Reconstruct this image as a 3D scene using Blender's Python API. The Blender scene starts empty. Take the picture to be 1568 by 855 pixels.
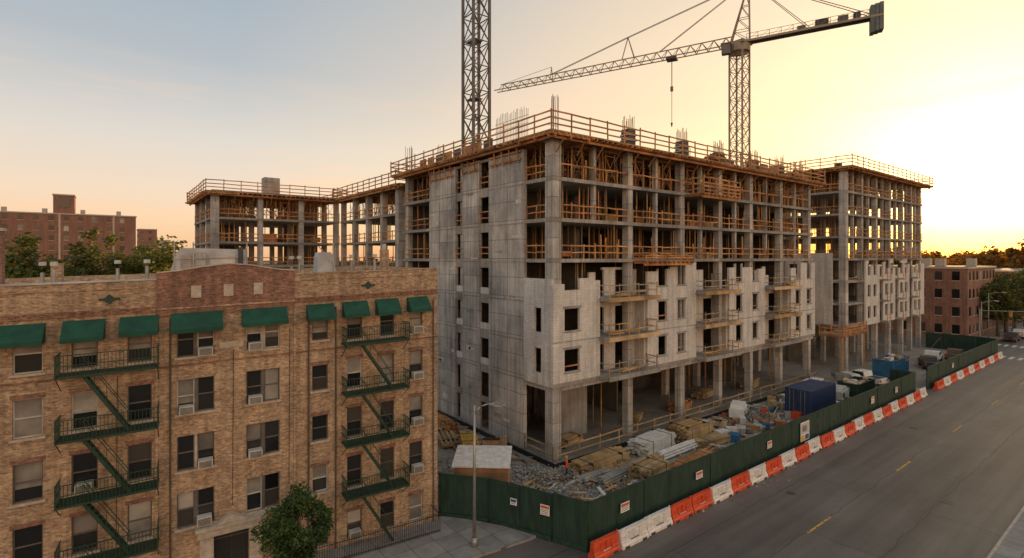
import bpy, math, random
from mathutils import Vector, Matrix
random.seed(7)
R=random.random
def U(a,b): return a+(b-a)*random.random()
scene=bpy.context.scene
col=scene.collection
# ------------------------------------------------------------------ mesh builder
class MB:
    def __init__(s): s.v=[]; s.f=[]; s.m=[]; s.mats=[]
    def mi(s,mat):
        if mat not in s.mats: s.mats.append(mat)
        return s.mats.index(mat)
    def add(s,vs,fs,mat):
        n=len(s.v); s.v+= [tuple(p) for p in vs]; k=s.mi(mat)
        for f in fs: s.f.append(tuple(i+n for i in f)); s.m.append(k)
    def box(s,x0,x1,y0,y1,z0,z1,mat):
        s.add([(x0,y0,z0),(x1,y0,z0),(x1,y1,z0),(x0,y1,z0),(x0,y0,z1),(x1,y0,z1),(x1,y1,z1),(x0,y1,z1)],
              [(3,2,1,0),(4,5,6,7),(0,1,5,4),(1,2,6,5),(2,3,7,6),(3,0,4,7)],mat)
    def obox(s,c,size,rz,mat,tx=0,ty=0):
        M=Matrix.Translation(c)@Matrix.Rotation(rz,4,'Z')@Matrix.Rotation(tx,4,'X')@Matrix.Rotation(ty,4,'Y')
        a,b,h=size[0]/2,size[1]/2,size[2]/2
        P=[M@Vector(p) for p in [(-a,-b,-h),(a,-b,-h),(a,b,-h),(-a,b,-h),(-a,-b,h),(a,-b,h),(a,b,h),(-a,b,h)]]
        s.add(P,[(3,2,1,0),(4,5,6,7),(0,1,5,4),(1,2,6,5),(2,3,7,6),(3,0,4,7)],mat)
    def beam(s,p,q,w,h,mat):
        p=Vector(p);q=Vector(q);d=q-p
        if d.length<1e-6: return
        d.normalize(); up=Vector((0,0,1)) if abs(d.z)<.95 else Vector((1,0,0))
        r=d.cross(up).normalized(); u=r.cross(d)
        r*=w/2; u*=h/2
        s.add([p-r-u,p+r-u,p+r+u,p-r+u,q-r-u,q+r-u,q+r+u,q-r+u],
              [(0,1,2,3),(7,6,5,4),(1,0,4,5),(2,1,5,6),(3,2,6,7),(0,3,7,4)],mat)
    def cyl(s,p,q,r,mat,n=8,r2=None):
        if r2 is None: r2=r
        p=Vector(p);q=Vector(q);d=(q-p).normalized(); up=Vector((0,0,1)) if abs(d.z)<.95 else Vector((1,0,0))
        a=d.cross(up).normalized(); b=a.cross(d)
        vs=[]
        for c,rr in ((p,r),(q,r2)):
            for i in range(n):
                t=2*math.pi*i/n; vs.append(c+a*math.cos(t)*rr+b*math.sin(t)*rr)
        fs=[(i,(i+1)%n,n+(i+1)%n,n+i) for i in range(n)]+[tuple(range(n-1,-1,-1)),tuple(range(n,2*n))]
        s.add(vs,fs,mat)
    def prism(s,prof,axis,a0,a1,mat):
        n=len(prof); f=(lambda a,p,q:(a,p,q)) if axis=='x' else (lambda a,p,q:(p,a,q))
        vs=[f(a0,*p) for p in prof]+[f(a1,*p) for p in prof]
        fs=[(i,(i+1)%n,n+(i+1)%n,n+i) for i in range(n)]+[tuple(range(n-1,-1,-1)),tuple(range(n,2*n))]
        s.add(vs,fs,mat)
    def wall(s,axis,a0,a1,c0,c1,z0,z1,holes,mat):
        xs=sorted({a0,a1}|{min(max(h[i],a0),a1) for h in holes for i in (0,1)})
        zs=sorted({z0,z1}|{min(max(h[i],z0),z1) for h in holes for i in (2,3)})
        for j in range(len(zs)-1):
            zc=(zs[j]+zs[j+1])/2; run=None
            for i in range(len(xs)):
                solid=False
                if i<len(xs)-1:
                    xc=(xs[i]+xs[i+1])/2
                    solid=not any(h[0]<xc<h[1] and h[2]<zc<h[3] for h in holes)
                if solid and run is None: run=xs[i]
                if not solid and run is not None:
                    if axis=='x': s.box(run,xs[i],c0,c1,zs[j],zs[j+1],mat)
                    else: s.box(c0,c1,run,xs[i],zs[j],zs[j+1],mat)
                    run=None
    def make(s,name,parent=None,smooth=False,fn=None):
        me=bpy.data.meshes.new(name)
        vs=s.v if fn is None else [fn(p) for p in s.v]
        me.from_pydata(vs,[],s.f)
        for m in s.mats: me.materials.append(m)
        me.polygons.foreach_set('material_index',s.m)
        if smooth: me.polygons.foreach_set('use_smooth',[True]*len(s.f))
        me.update()
        o=bpy.data.objects.new(name,me); col.objects.link(o)
        if parent: o.parent=parent
        return o
class G:
    def __init__(s,name,loc=(0,0,0),rz=0,fn=None):
        s.e=bpy.data.objects.new(name,None); col.objects.link(s.e); s.e.location=loc; s.e.rotation_euler=(0,0,rz); s.p={}; s.fn=fn
    def __getitem__(s,k):
        if k not in s.p: s.p[k]=MB()
        return s.p[k]
    def done(s,smooth=()):
        for k,m in s.p.items():
            if m.v: m.make(k,s.e,k in smooth,s.fn)
# ------------------------------------------------------------------ materials
def newmat(name):
    m=bpy.data.materials.new(name); m.use_nodes=True
    nt=m.node_tree; b=nt.nodes['Principled BSDF']; return m,nt,b
def N(nt,t,**k):
    n=nt.nodes.new(t)
    for a,v in k.items(): setattr(n,a,v)
    return n
def mixc(nt,fac,a,b,mode='MIX'):
    n=N(nt,'ShaderNodeMix',data_type='RGBA',blend_type=mode)
    for idx,val in ((0,fac),(6,a),(7,b)):
        if isinstance(val,bpy.types.NodeSocket): nt.links.new(val,n.inputs[idx])
        elif idx==0: n.inputs[0].default_value=val
        else: n.inputs[idx].default_value=(*val,1)
    return n.outputs[2]
def ramp(nt,inp,stops):
    n=N(nt,'ShaderNodeValToRGB'); e=n.color_ramp.elements
    while len(e)<len(stops): e.new(.5)
    for i,(p,c) in enumerate(stops):
        e[i].position=p; e[i].color=(c,c,c,1) if not isinstance(c,tuple) else (*c,1)
    nt.links.new(inp,n.inputs[0]); return n.outputs[0]
def coords(nt,scale=(1,1,1)):
    tc=N(nt,'ShaderNodeTexCoord'); mp=N(nt,'ShaderNodeMapping'); mp.inputs['Scale'].default_value=scale
    nt.links.new(tc.outputs['Object'],mp.inputs[0]); return mp.outputs[0]
def wallcoords(nt):
    tc=N(nt,'ShaderNodeTexCoord'); sp=N(nt,'ShaderNodeSeparateXYZ'); nt.links.new(tc.outputs['Object'],sp.inputs[0])
    ad=N(nt,'ShaderNodeMath',operation='ADD'); nt.links.new(sp.outputs[0],ad.inputs[0]); nt.links.new(sp.outputs[1],ad.inputs[1])
    cb=N(nt,'ShaderNodeCombineXYZ'); nt.links.new(ad.outputs[0],cb.inputs[0]); nt.links.new(sp.outputs[2],cb.inputs[1]); return cb.outputs[0]
def noise(nt,vec,scale,detail=4,rough=.55):
    n=N(nt,'ShaderNodeTexNoise'); n.inputs['Scale'].default_value=scale; n.inputs['Detail'].default_value=detail; n.inputs['Roughness'].default_value=rough
    nt.links.new(vec,n.inputs['Vector']); return n.outputs[0]
def bump(nt,b,h,st=.3,dist=.02):
    n=N(nt,'ShaderNodeBump'); n.inputs['Strength'].default_value=st; n.inputs['Distance'].default_value=dist
    nt.links.new(h,n.inputs['Height']); nt.links.new(n.outputs[0],b.inputs['Normal'])
def simple(name,c,rough=.7,metal=0,var=.25,scale=1.5,spec=None):
    m,nt,b=newmat(name); v=coords(nt); n=noise(nt,v,scale,5)
    f=ramp(nt,n,[(.3,0.),(.7,1.)])
    d=tuple(x*(1-var) for x in c); l=tuple(min(1,x*(1+var)) for x in c)
    nt.links.new(mixc(nt,f,d,l),b.inputs['Base Color']); b.inputs['Roughness'].default_value=rough; b.inputs['Metallic'].default_value=metal
    return m
def island(name,cols,rough=.8,nscale=.6):
    m,nt,b=newmat(name); g=N(nt,'ShaderNodeNewGeometry')
    st=[(i/(len(cols)-1),c) for i,c in enumerate(cols)]
    c=ramp(nt,g.outputs['Random Per Island'],st)
    n=noise(nt,coords(nt),nscale,3); f=ramp(nt,n,[(.35,.55),(.65,1.25)])
    c=mixc(nt,1.,c,f,'MULTIPLY')
    nt.links.new(c,b.inputs['Base Color']); b.inputs['Roughness'].default_value=rough
    return m
def leafmat(name,cols,nscale,tr=.45,tint=(1.5,1.25,.5)):
    m=island(name,cols,.6,nscale); nt=m.node_tree; b=nt.nodes['Principled BSDF']; out=nt.nodes['Material Output']
    src=b.inputs['Base Color'].links[0].from_socket
    t=N(nt,'ShaderNodeBsdfTranslucent'); nt.links.new(mixc(nt,1.,src,tint,'MULTIPLY'),t.inputs[0])
    mx=N(nt,'ShaderNodeMixShader'); mx.inputs[0].default_value=tr; nt.links.new(b.outputs[0],mx.inputs[1]); nt.links.new(t.outputs[0],mx.inputs[2]); nt.links.new(mx.outputs[0],out.inputs[0])
    return m
def brickmat(name,c1,c2,mortar,bw,bh,ms,patch,bst=.4,rough=.85,patchcol=None,fine=.3,pc2=None):
    m,nt,b=newmat(name); v=wallcoords(nt)
    br=N(nt,'ShaderNodeTexBrick'); br.inputs['Scale'].default_value=1; br.inputs['Brick Width'].default_value=bw; br.inputs['Row Height'].default_value=bh
    br.inputs['Mortar Size'].default_value=ms; br.inputs['Color1'].default_value=(*c1,1); br.inputs['Color2'].default_value=(*c2,1); br.inputs['Mortar'].default_value=(*mortar,1)
    nt.links.new(v,br.inputs['Vector'])
    n1=noise(nt,coords(nt,(1,1,.6)),.55,6,.65); f=ramp(nt,n1,[(.3,1-patch),(.7,1+patch)])
    c=mixc(nt,1.,br.outputs[0],f,'MULTIPLY')
    n2=noise(nt,coords(nt,(5,5,13)),1.,3,.7); f2=ramp(nt,n2,[(.35,1-fine),(.65,1+fine)])
    c=mixc(nt,1.,c,f2,'MULTIPLY')
    if patchcol:
        n3=noise(nt,coords(nt,(.7,.7,1.5)),.9,7,.8); f3=ramp(nt,n3,[(.54,0.),(.60,.6)]); c=mixc(nt,f3,c,patchcol)
    if pc2:
        n5=noise(nt,coords(nt,(1.1,1.1,2.6)),1.3,7,.8); f5=ramp(nt,n5,[(.54,0.),(.62,.65)]); c=mixc(nt,f5,c,pc2)
    n4=noise(nt,coords(nt,(2.2,2.2,.12)),1.3,4,.6); f4=ramp(nt,n4,[(.35,.76),(.6,1.05)]); c=mixc(nt,1.,c,f4,'MULTIPLY')
    nt.links.new(c,b.inputs['Base Color']); b.inputs['Roughness'].default_value=rough
    bump(nt,b,br.outputs[1],-bst,.015)
    return m
def concretemat(name,base,pw=2.4,ph=3.29,line=.5,streak=.4,ms=.03):
    m,nt,b=newmat(name); v=wallcoords(nt)
    br=N(nt,'ShaderNodeTexBrick'); br.offset=0; br.inputs['Scale'].default_value=1; br.inputs['Brick Width'].default_value=pw; br.inputs['Row Height'].default_value=ph/2
    br.inputs['Mortar Size'].default_value=ms; br.inputs['Color1'].default_value=(.84,.845,.86,1); br.inputs['Color2'].default_value=(1.14,1.12,1.09,1); br.inputs['Mortar'].default_value=(line,line,line,1)
    nt.links.new(v,br.inputs['Vector'])
    n1=noise(nt,coords(nt),.3,8,.7); f=ramp(nt,n1,[(.3,.55),(.7,1.28)])
    n2=noise(nt,coords(nt,(3,3,.15)),1.,6,.7); f2=ramp(nt,n2,[(.35,1-streak),(.62,1.08)])
    n3=noise(nt,coords(nt),7.,5,.75); f3=ramp(nt,n3,[(.3,.84),(.7,1.12)])
    c=mixc(nt,1.,br.outputs[0],f,'MULTIPLY'); c=mixc(nt,1.,c,f2,'MULTIPLY'); c=mixc(nt,1.,c,f3,'MULTIPLY')
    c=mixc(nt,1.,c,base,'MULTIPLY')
    nt.links.new(c,b.inputs['Base Color']); b.inputs['Roughness'].default_value=.88; bump(nt,b,n3,.25,.02)
    return m
CONC=concretemat('cast_concrete',(.475,.45,.42))
SLAB=concretemat('slab_concrete',(.33,.305,.275),5,30,.9,.3)
INT=concretemat('shaded_interior_concrete',(.15,.13,.11),2.4,3.29,.8,.2)  # same raw concrete, interior shade put into a darker base colour
FLOORC=concretemat('dusty_floor_concrete',(.25,.215,.18),5,30,.9,.3)
CMU=brickmat('concrete_block',(.63,.595,.555),(.54,.51,.475),(.45,.42,.39),.41,.21,.012,.14,.15,fine=.07)
TAN=brickmat('tan_brick',(.47,.315,.19),(.27,.165,.10),(.34,.26,.18),.26,.088,.009,.28,.4,patchcol=(.56,.43,.27),fine=.4,pc2=(.21,.125,.08))
REDB=brickmat('red_brick',(.28,.125,.08),(.16,.075,.055),(.24,.16,.12),.26,.088,.009,.25,.4,fine=.4,pc2=(.33,.21,.14))
REDF=brickmat('distant_red_brick',(.27,.115,.08),(.21,.095,.065),(.26,.17,.13),.5,.2,.02,.15,.1)
WOOD=island('lumber',[(.38,.23,.10),(.48,.30,.13),(.27,.16,.08),(.54,.38,.20)],.8)
ORW=island('orange_timber',[(.42,.155,.05),(.54,.25,.09),(.29,.13,.06),(.54,.30,.12),(.46,.17,.055)],.75)
PLY=island('plywood_form',[(.30,.15,.07),(.40,.22,.10),(.24,.13,.07)],.8)
SHORE=island('shoring_steel',[(.20,.13,.08),(.54,.25,.06),(.22,.17,.12),(.58,.30,.08)],.55)
STEEL=simple('galvanised_steel',(.33,.32,.30),.45,.6)
CRANE=simple('crane_paint',(.13,.115,.105),.6,.1,.3,.8)
CRANE2=simple('crane_pale_paint',(.28,.22,.155),.6,.1,.2,.8)
DARK=simple('dark_steel',(.05,.05,.05),.55,.2)
CWT=simple('counterweight_concrete',(.12,.135,.125),.8)
REBAR=simple('rusty_rebar',(.20,.12,.08),.8,.3)
GREEN=simple('green_iron',(.010,.038,.022),.55,0,.4,3)
AWN=simple('green_awning_canvas',(.003,.058,.034),.75,0,.3,2)
BLACK=simple('black_iron',(.018,.018,.018),.5)
STONE=simple('limestone_trim',(.44,.37,.29),.85,0,.25,4)
FRAME=simple('window_frame',(.11,.095,.08),.5)
BLIND=island('window_blind',[(.33,.29,.24),(.16,.145,.125),(.40,.365,.31)],.8)
WHITE=simple('white_paint',(.66,.63,.58),.6,0,.12,2)
ROOFW=simple('roof_membrane',(.42,.41,.40),.8,0,.3,.8)
MACW=simple('ac_casing',(.46,.44,.40),.6)
YEL=simple('yellow_paint',(.50,.29,.04),.6)
ORP=simple('orange_plastic',(.58,.07,.022),.5,0,.25,3)
WHP=simple('white_plastic',(.64,.60,.56),.5,0,.2,3)
BLUE=simple('blue_container_paint',(.016,.036,.10),.55,0,.3,1.5)
BLUE2=simple('blue_dumpster_paint',(.02,.11,.22),.55,0,.3,1.5)
TARP=simple('white_tarp',(.58,.55,.51),.7,0,.22,3)
BROOF=simple('tar_roof',(.10,.10,.10),.9)
TRUNK=simple('bark',(.09,.065,.045),.9)
ROCK=island('rubble_stone',[(.30,.26,.22),(.40,.36,.31),(.24,.21,.18),(.46,.42,.37)],.95)
m,nt,b=newmat('window_glass'); GLASS=m
g=N(nt,'ShaderNodeNewGeometry'); c=ramp(nt,g.outputs['Random Per Island'],[(0,(.008,.009,.010)),(.6,(.02,.02,.022)),(1.,(.07,.06,.05))]); nt.links.new(c,b.inputs['Base Color'])
b.inputs['Roughness'].default_value=.12; b.inputs['Specular IOR Level'].default_value=.5
n=noise(nt,coords(nt),1.5,2); bump(nt,b,n,.15,.02)
LEAF=leafmat('tree_leaves',[(.025,.06,.015),(.05,.10,.02),(.085,.13,.03),(.035,.075,.02)],.5,.3)
LEAFA=leafmat('autumn_leaves',[(.14,.11,.02),(.28,.13,.02),(.11,.10,.02),(.34,.13,.02)],.25,.5,(1.7,1.2,.4))
LEAFD=leafmat('distant_leaves',[(.05,.085,.02),(.10,.125,.025),(.17,.16,.03),(.06,.095,.03)],.12,.4)
def asphalt():
    m,nt,b=newmat('asphalt'); 
    n1=noise(nt,coords(nt,(.03,.6,1)),1.,5,.6); f1=ramp(nt,n1,[(.3,.66),(.7,1.42)])
    n2=noise(nt,coords(nt),.22,7,.65); f2=ramp(nt,n2,[(.3,.78),(.7,1.22)])
    n3=noise(nt,coords(nt),14.,3,.7); f3=ramp(nt,n3,[(.3,.8),(.7,1.2)])
    c=mixc(nt,1.,f1,f2,'MULTIPLY'); c=mixc(nt,1.,c,f3,'MULTIPLY'); c=mixc(nt,1.,c,(.105,.088,.076),'MULTIPLY')
    tc=coords(nt); nn=N(nt,'ShaderNodeTexNoise'); nn.inputs['Scale'].default_value=.5; nn.inputs['Detail'].default_value=5; nt.links.new(tc,nn.inputs[0])
    ad=N(nt,'ShaderNodeVectorMath',operation='MULTIPLY_ADD'); nt.links.new(nn.outputs[1],ad.inputs[0]); ad.inputs[1].default_value=(.7,.7,0); nt.links.new(tc,ad.inputs[2])
    br=N(nt,'ShaderNodeTexBrick'); br.inputs['Scale'].default_value=1; br.inputs['Brick Width'].default_value=17.; br.inputs['Row Height'].default_value=3.7; br.inputs['Mortar Size'].default_value=.035
    br.inputs['Color1'].default_value=(1.07,1.07,1.07,1); br.inputs['Color2'].default_value=(.91,.91,.91,1); br.inputs['Mortar'].default_value=(.5,.5,.5,1); nt.links.new(ad.outputs[0],br.inputs['Vector'])
    c=mixc(nt,1.,c,br.outputs[0],'MULTIPLY')
    nt.links.new(c,b.inputs['Base Color']); b.inputs['Roughness'].default_value=.58; bump(nt,b,n3,.4,.012); return m
ASPH=asphalt()
def patchmat(name,c1,c2,sc,bst=.6):
    m,nt,b=newmat(name); n1=noise(nt,coords(nt),sc,8,.7); f=ramp(nt,n1,[(.3,0.),(.7,1.)]); n2=noise(nt,coords(nt),sc*12,4,.75); f2=ramp(nt,n2,[(.3,.6),(.7,1.35)])
    c=mixc(nt,1.,mixc(nt,f,c1,c2),f2,'MULTIPLY'); nt.links.new(c,b.inputs['Base Color']); b.inputs['Roughness'].default_value=.95; bump(nt,b,n2,bst,.08); return m
GRAV=patchmat('site_gravel',(.21,.175,.14),(.36,.31,.26),.35)
EARTH=patchmat('city_ground',(.10,.10,.06),(.17,.15,.11),.02)
def paving():
    m,nt,b=newmat('concrete_paving'); br=N(nt,'ShaderNodeTexBrick'); br.offset=0; br.inputs['Scale'].default_value=1; br.inputs['Brick Width'].default_value=1.5; br.inputs['Row Height'].default_value=1.5
    br.inputs['Mortar Size'].default_value=.02; br.inputs['Color1'].default_value=(.25,.225,.20,1); br.inputs['Color2'].default_value=(.31,.28,.25,1); br.inputs['Mortar'].default_value=(.11,.10,.09,1)
    nt.links.new(coords(nt),br.inputs['Vector']); n=noise(nt,coords(nt),1.1,7,.7); f=ramp(nt,n,[(.3,.7),(.7,1.15)])
    nt.links.new(mixc(nt,1.,br.outputs[0],f,'MULTIPLY'),b.inputs['Base Color']); b.inputs['Roughness'].default_value=.9; return m
PAVE=paving()
def paint(name,c,wear):
    m,nt,b=newmat(name); n=noise(nt,coords(nt),3.,6,.75); f=ramp(nt,n,[(wear-.06,(.12,.105,.095)),(wear+.06,c)])
    nt.links.new(f,b.inputs['Base Color']); b.inputs['Roughness'].default_value=.8; return m
YPAINT=paint('yellow_road_paint',(.62,.33,.05),.46); WPAINT=paint('white_road_paint',(.6,.58,.54),.42)
def screenmat():
    m,nt,b=newmat('green_fence_screen'); n=noise(nt,coords(nt,(1.2,1.2,.35)),1.5,5,.6); f=ramp(nt,n,[(.3,0.),(.7,1.)])
    nt.links.new(mixc(nt,f,(.005,.022,.014),(.016,.05,.032)),b.inputs['Base Color']); b.inputs['Roughness'].default_value=.7
    n2=noise(nt,coords(nt,(2,2,.5)),1.6,3); bump(nt,b,n2,.7,.15); return m
SCREEN=screenmat()
# ------------------------------------------------------------------ ground, roads
def sheet(name,x0,x1,y0,y1,z,mat):
    mb=MB(); mb.add([(x0,y0,z),(x1,y0,z),(x1,y1,z),(x0,y1,z)],[(0,1,2,3)],mat); return mb.make(name)
sheet('ground',-2500,3000,-2500,3000,-.02,EARTH)
sheet('road',-200,900,7.1,24.9,0.0,ASPH)
sheet('cross_street',121,131,-300,400,.004,ASPH)
mb=MB(); mb.add([(16.9,29.6,.012),(18.9,26.9,.012),(21.4,21.1,.012),(119,21.1,.012),(119,31.4,.012),(119,140,.012),(18,140,.012),(16.9,44,.012)],[tuple(range(8))],GRAV); mb.make('construction_site_ground')
mb=MB(); mb.box(-200,119.5,3.4,7.0,0,.14,PAVE); mb.box(-200,119.5,7.0,7.15,-.01,.135,STONE); mb.make('sidewalk')
mb=MB(); mb.box(133,900,3.4,7.0,0,.14,PAVE); mb.box(133,900,7.0,7.15,-.01,.135,STONE); mb.make('sidewalk')
mb=MB(); mb.box(132.5,900,24.9,28,0,.14,PAVE); mb.box(132.5,900,24.75,24.9,-.01,.135,STONE); mb.make('sidewalk')
ca,sa=math.cos(math.radians(-6)),math.sin(math.radians(-6))
def BL(x,y): return (-2.8+ca*x-sa*y, 31.1+sa*x+ca*y)
mb=MB()
p=[BL(-60,-4.9),BL(17.0,-4.9),(19.6,23.8),(20.4,23.9),(18.3,27.3),(16.9,29.3),BL(-60,.3)]
n=len(p)
mb.add([(a,b_,.13) for a,b_ in p]+[(a,b_,-.01) for a,b_ in p],[tuple(range(n))]+[(i,(i+1)%n,n+(i+1)%n,n+i) for i in range(n)],PAVE)
mb.make('sidewalk')
mb=MB()
for i in range(40):
    x=-57.6+i*15.15
    mb.add([(x+.0,14.3,.006),(x+3.2,14.3,.006),(x+3.2,14.44,.006),(x,14.44,.006)],[(0,1,2,3)],YPAINT)
mb.make('lane_markings')
mb=MB()
for y in [7.8+i*1.1 for i in range(15)]:
    mb.add([(116.5,y,.009),(119.5,y,.009),(119.5,y+.5,.009),(116.5,y+.5,.009)],[(0,1,2,3)],WPAINT)
    mb.add([(132.5,y,.009),(135.5,y,.009),(135.5,y+.5,.009),(132.5,y+.5,.009)],[(0,1,2,3)],WPAINT)
mb.add([(114.6,7.4,.009),(115.1,7.4,.009),(115.1,14.2,.009),(114.6,14.2,.009)],[(0,1,2,3)],WPAINT)
mb.make('crosswalk_markings')
mb=MB()
for x,y,r_ in ((45,10.5,.38),(62,17,.38),(38,17.5,.3),(84,12,.38)):
    mb.cyl((x,y,.001),(x,y,.012),r_,DARK,18)
mb.make('manhole_covers')
# ------------------------------------------------------------------ railing helper
def railing(mb,p,q,h=1.15,step=2.0,rails=2,w=.09,mat=None,post=None,sag=.04):
    p=Vector(p);q=Vector(q);L=(q-p).length; n=max(1,round(L/step)); mat=mat or ORW
    for i in range(n+1):
        a=p.lerp(q,i/n); mb.beam(a,a+Vector((U(-.03,.03),U(-.03,.03),h+U(0,.2))),w,w,post or mat)
    for i in range(n):
        a=p.lerp(q,i/n); b_=p.lerp(q,(i+1)/n)
        for k in range(rails):
            z=h*(k+1)/rails-.05
            mb.beam(a+Vector((0,0,z+U(-sag,sag))),b_+Vector((0,0,z+U(-sag,sag))),w*.5,w*1.35,mat)
# ------------------------------------------------------------------ concrete frame
def frame(g,X0,X1,Y0,Y1,levels,cx,cy,shores,top_over=1.1):
    s=g['slabs']
    for z in levels[:-1]: s.box(X0,X1,Y0,Y1,z-.30,z,SLAB)
    top=levels[-1]
    c=g['columns']
    for i,x in enumerate(cx):
        for j,y in enumerate(cy):
            w=.46 if (i==0 and j==0) else .33
            c.box(x-w,x+w,y-w,y+w,0,top-.3,CONC)
    d=g['deck_formwork']; o=top_over
    d.box(X0-o,X1+o,Y0-o,Y1+o,top-.02,top+.10,PLY)
    d.box(X0,X1,Y0,Y1,top+.1,top+.32,SLAB)
    x=X0-o+.1
    while x<X1+o:
        d.beam((x,Y0-o-U(0,.45),top-.13),(x,Y0+3.2,top-.13),.09,.2,ORW)
        x+=.62
    y=Y0-o+.1
    while y<Y1+o:
        d.beam((X0-o-U(0,.45),y,top-.15),(X0+3.2,y,top-.15),.09,.2,ORW)
        y+=.62
    for yy in (Y0-o*.6,Y0+1.0,Y0+3.0): d.beam((X0-o,yy,top-.34),(X1+o,yy,top-.34),.12,.2,ORW)
    for xx in (X0-o*.6,X0+1.0,X0+3.0): d.beam((xx,Y0-o,top-.345),(xx,Y1+o,top-.345),.12,.2,ORW)
    x=X0+.4
    while x<X1: d.beam((x,Y0-o*.75,top-.42),(x,Y0+.0,top-1.35),.06,.09,PLY); x+=2.3
    yy=Y0+5
    while yy<Y1: d.beam((X0,yy,top-.2),(X1,yy,top-.2),.12,.25,PLY); yy+=1.8
    r=g['deck_railing']; zt=top+.1
    railing(r,(X0-o+.08,Y0-o+.08,zt),(X1+o,Y0-o+.08,zt),1.45,2.1,3)
    railing(r,(X0-o+.08,Y1+o,zt),(X0-o+.08,Y0-o+.08,zt),1.45,2.1,3)
    railing(r,(X1+o-.08,Y1+o,zt),(X1+o-.08,Y0-o+.08,zt),1.45,2.1,3)
    railing(r,(X0-o,Y1+o-.08,zt),(X1+o,Y1+o-.08,zt),1.45,2.1,3)
    sh=g['shoring']
    for k in range(len(levels)-1):
        z0=levels[k]; z1=levels[k+1]-.35; dd=shores[k]
        if dd<=0: continue
        if dd>=2:
            for yy in (Y0+.75,Y0+2.2,Y0+4.6,Y0+7.5):
                x=X0+.6; 
                while x<X1-1.2:
                    for xx in (x,x+1.2): sh.beam((xx,yy,z0),(xx,yy,z1),.07,.07,SHORE)
                    sh.beam((x,yy,z0+.4),(x+1.2,yy,z1-.5),.04,.04,SHORE); sh.beam((x+1.2,yy,z0+.4),(x,yy,z1-.5),.04,.04,SHORE)
                    sh.beam((x,yy,z1-.45),(x+1.2,yy,z1-.45),.045,.045,SHORE); sh.beam((x,yy,z0+1.1),(x+1.2,yy,z0+1.1),.045,.045,SHORE)
                    x+=U(1.8,2.3)
            for xx in (X0+.75,X0+2.6,X0+5):
                y=Y0+3
                while y<Y1-1.2:
                    for q in (y,y+1.2): sh.beam((xx,q,z0),(xx,q,z1),.06,.06,SHORE)
                    sh.beam((xx,y,z0+.4),(xx,y+1.2,z1-.5),.035,.035,SHORE); sh.beam((xx,y+1.2,z0+.4),(xx,y,z1-.5),.035,.035,SHORE)
                    y+=U(1.9,2.6)
        else:
            n=int((X1-X0)*dd*1.6)
            for i in range(n):
                x=U(X0+.5,X1-.5); y=Y0+U(.5,6)
                sh.cyl((x,y,z0),(x,y,z1),.055,SHORE,5)
            n=int((Y1-Y0)*dd*1.2)
            for i in range(n):
                y=U(Y0+.5,Y1-.5); x=X0+U(.5,5)
                sh.cyl((x,y,z0),(x,y,z1),.055,SHORE,5)
# ================================================================== main construction block
LV=[6.55+3.29*k for k in range(7)]
g=G('construction_building')
X0,X1,Y0,Y1=27.95,74.0,31.25,58.0
cx=[28.45,37.5,45.4,52.2,58.6,65.7,73.4]; cy=[31.75,38.5,45.,51.5,57.4]
frame(g,X0,X1,Y0,Y1,LV,cx,cy,[0,0,.3,.9,1.0,2])
g['slabs'].box(X0,X1,Y0,Y0+.5,LV[0]-.75,LV[0]-.3,CONC)
g['slabs'].box(X0+.02,X0+.5,Y0+.5,Y1,LV[0]-.75,LV[0]-.3,CONC)
g['slabs'].box(X0-.3,X1,Y0-.6,Y1,.02,.45,FLOORC)
g['slabs'].box(X0-.36,X1,Y0-.68,Y0-.6,.0,.40,BLACK); g['slabs'].box(X0-.38,X0-.3,Y0-.6,Y1,.0,.40,BLACK)
iw=g['interior_walls']
iw.box(30.2,34.6,34.3,34.6,.45,LV[0]-.3,SLAB); iw.box(34.6,34.9,34.3,41,.45,LV[0]-.3,SLAB)
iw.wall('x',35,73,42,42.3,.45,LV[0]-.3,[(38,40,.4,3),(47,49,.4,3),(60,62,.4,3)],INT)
iw.wall('x',28.2,73.4,57.75,57.95,.45,LV[0]-.3,[],INT)  # unseen back wall, added to keep the ground floor dark
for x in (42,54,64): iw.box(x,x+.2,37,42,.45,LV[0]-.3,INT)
for k in range(0,6):
    z0=LV[k]; z1=LV[k+1]-.3; yw=(38.8 if k<5 else 42)+.5*(k%2)
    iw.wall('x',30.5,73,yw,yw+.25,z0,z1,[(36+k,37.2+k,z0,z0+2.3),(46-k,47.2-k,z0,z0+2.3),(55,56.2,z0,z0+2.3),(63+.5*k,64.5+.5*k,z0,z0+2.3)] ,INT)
    iw.box(28.5,73,57.7,57.9,z0,z1,INT)  # unseen back wall, added to block sky light from behind
    iw.box(73.5,73.75,36,57.6,z0,z1,INT)  # end wall, added to keep daylight out of the floors
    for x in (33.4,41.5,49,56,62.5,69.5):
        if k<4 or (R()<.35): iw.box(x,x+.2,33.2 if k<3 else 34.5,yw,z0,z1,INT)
sw=g['shear_walls']
for a,b_ in ((34.75,39.9),(41.5,44.4),(45.8,51.0)):
    sw.box(27.80,28.15,a,b_,0,LV[6]-.6,CONC)
    for k in range(0,6): sw.box(27.775,27.799,a,b_,LV[k]-.32,LV[k]-.22,SLAB)
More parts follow.
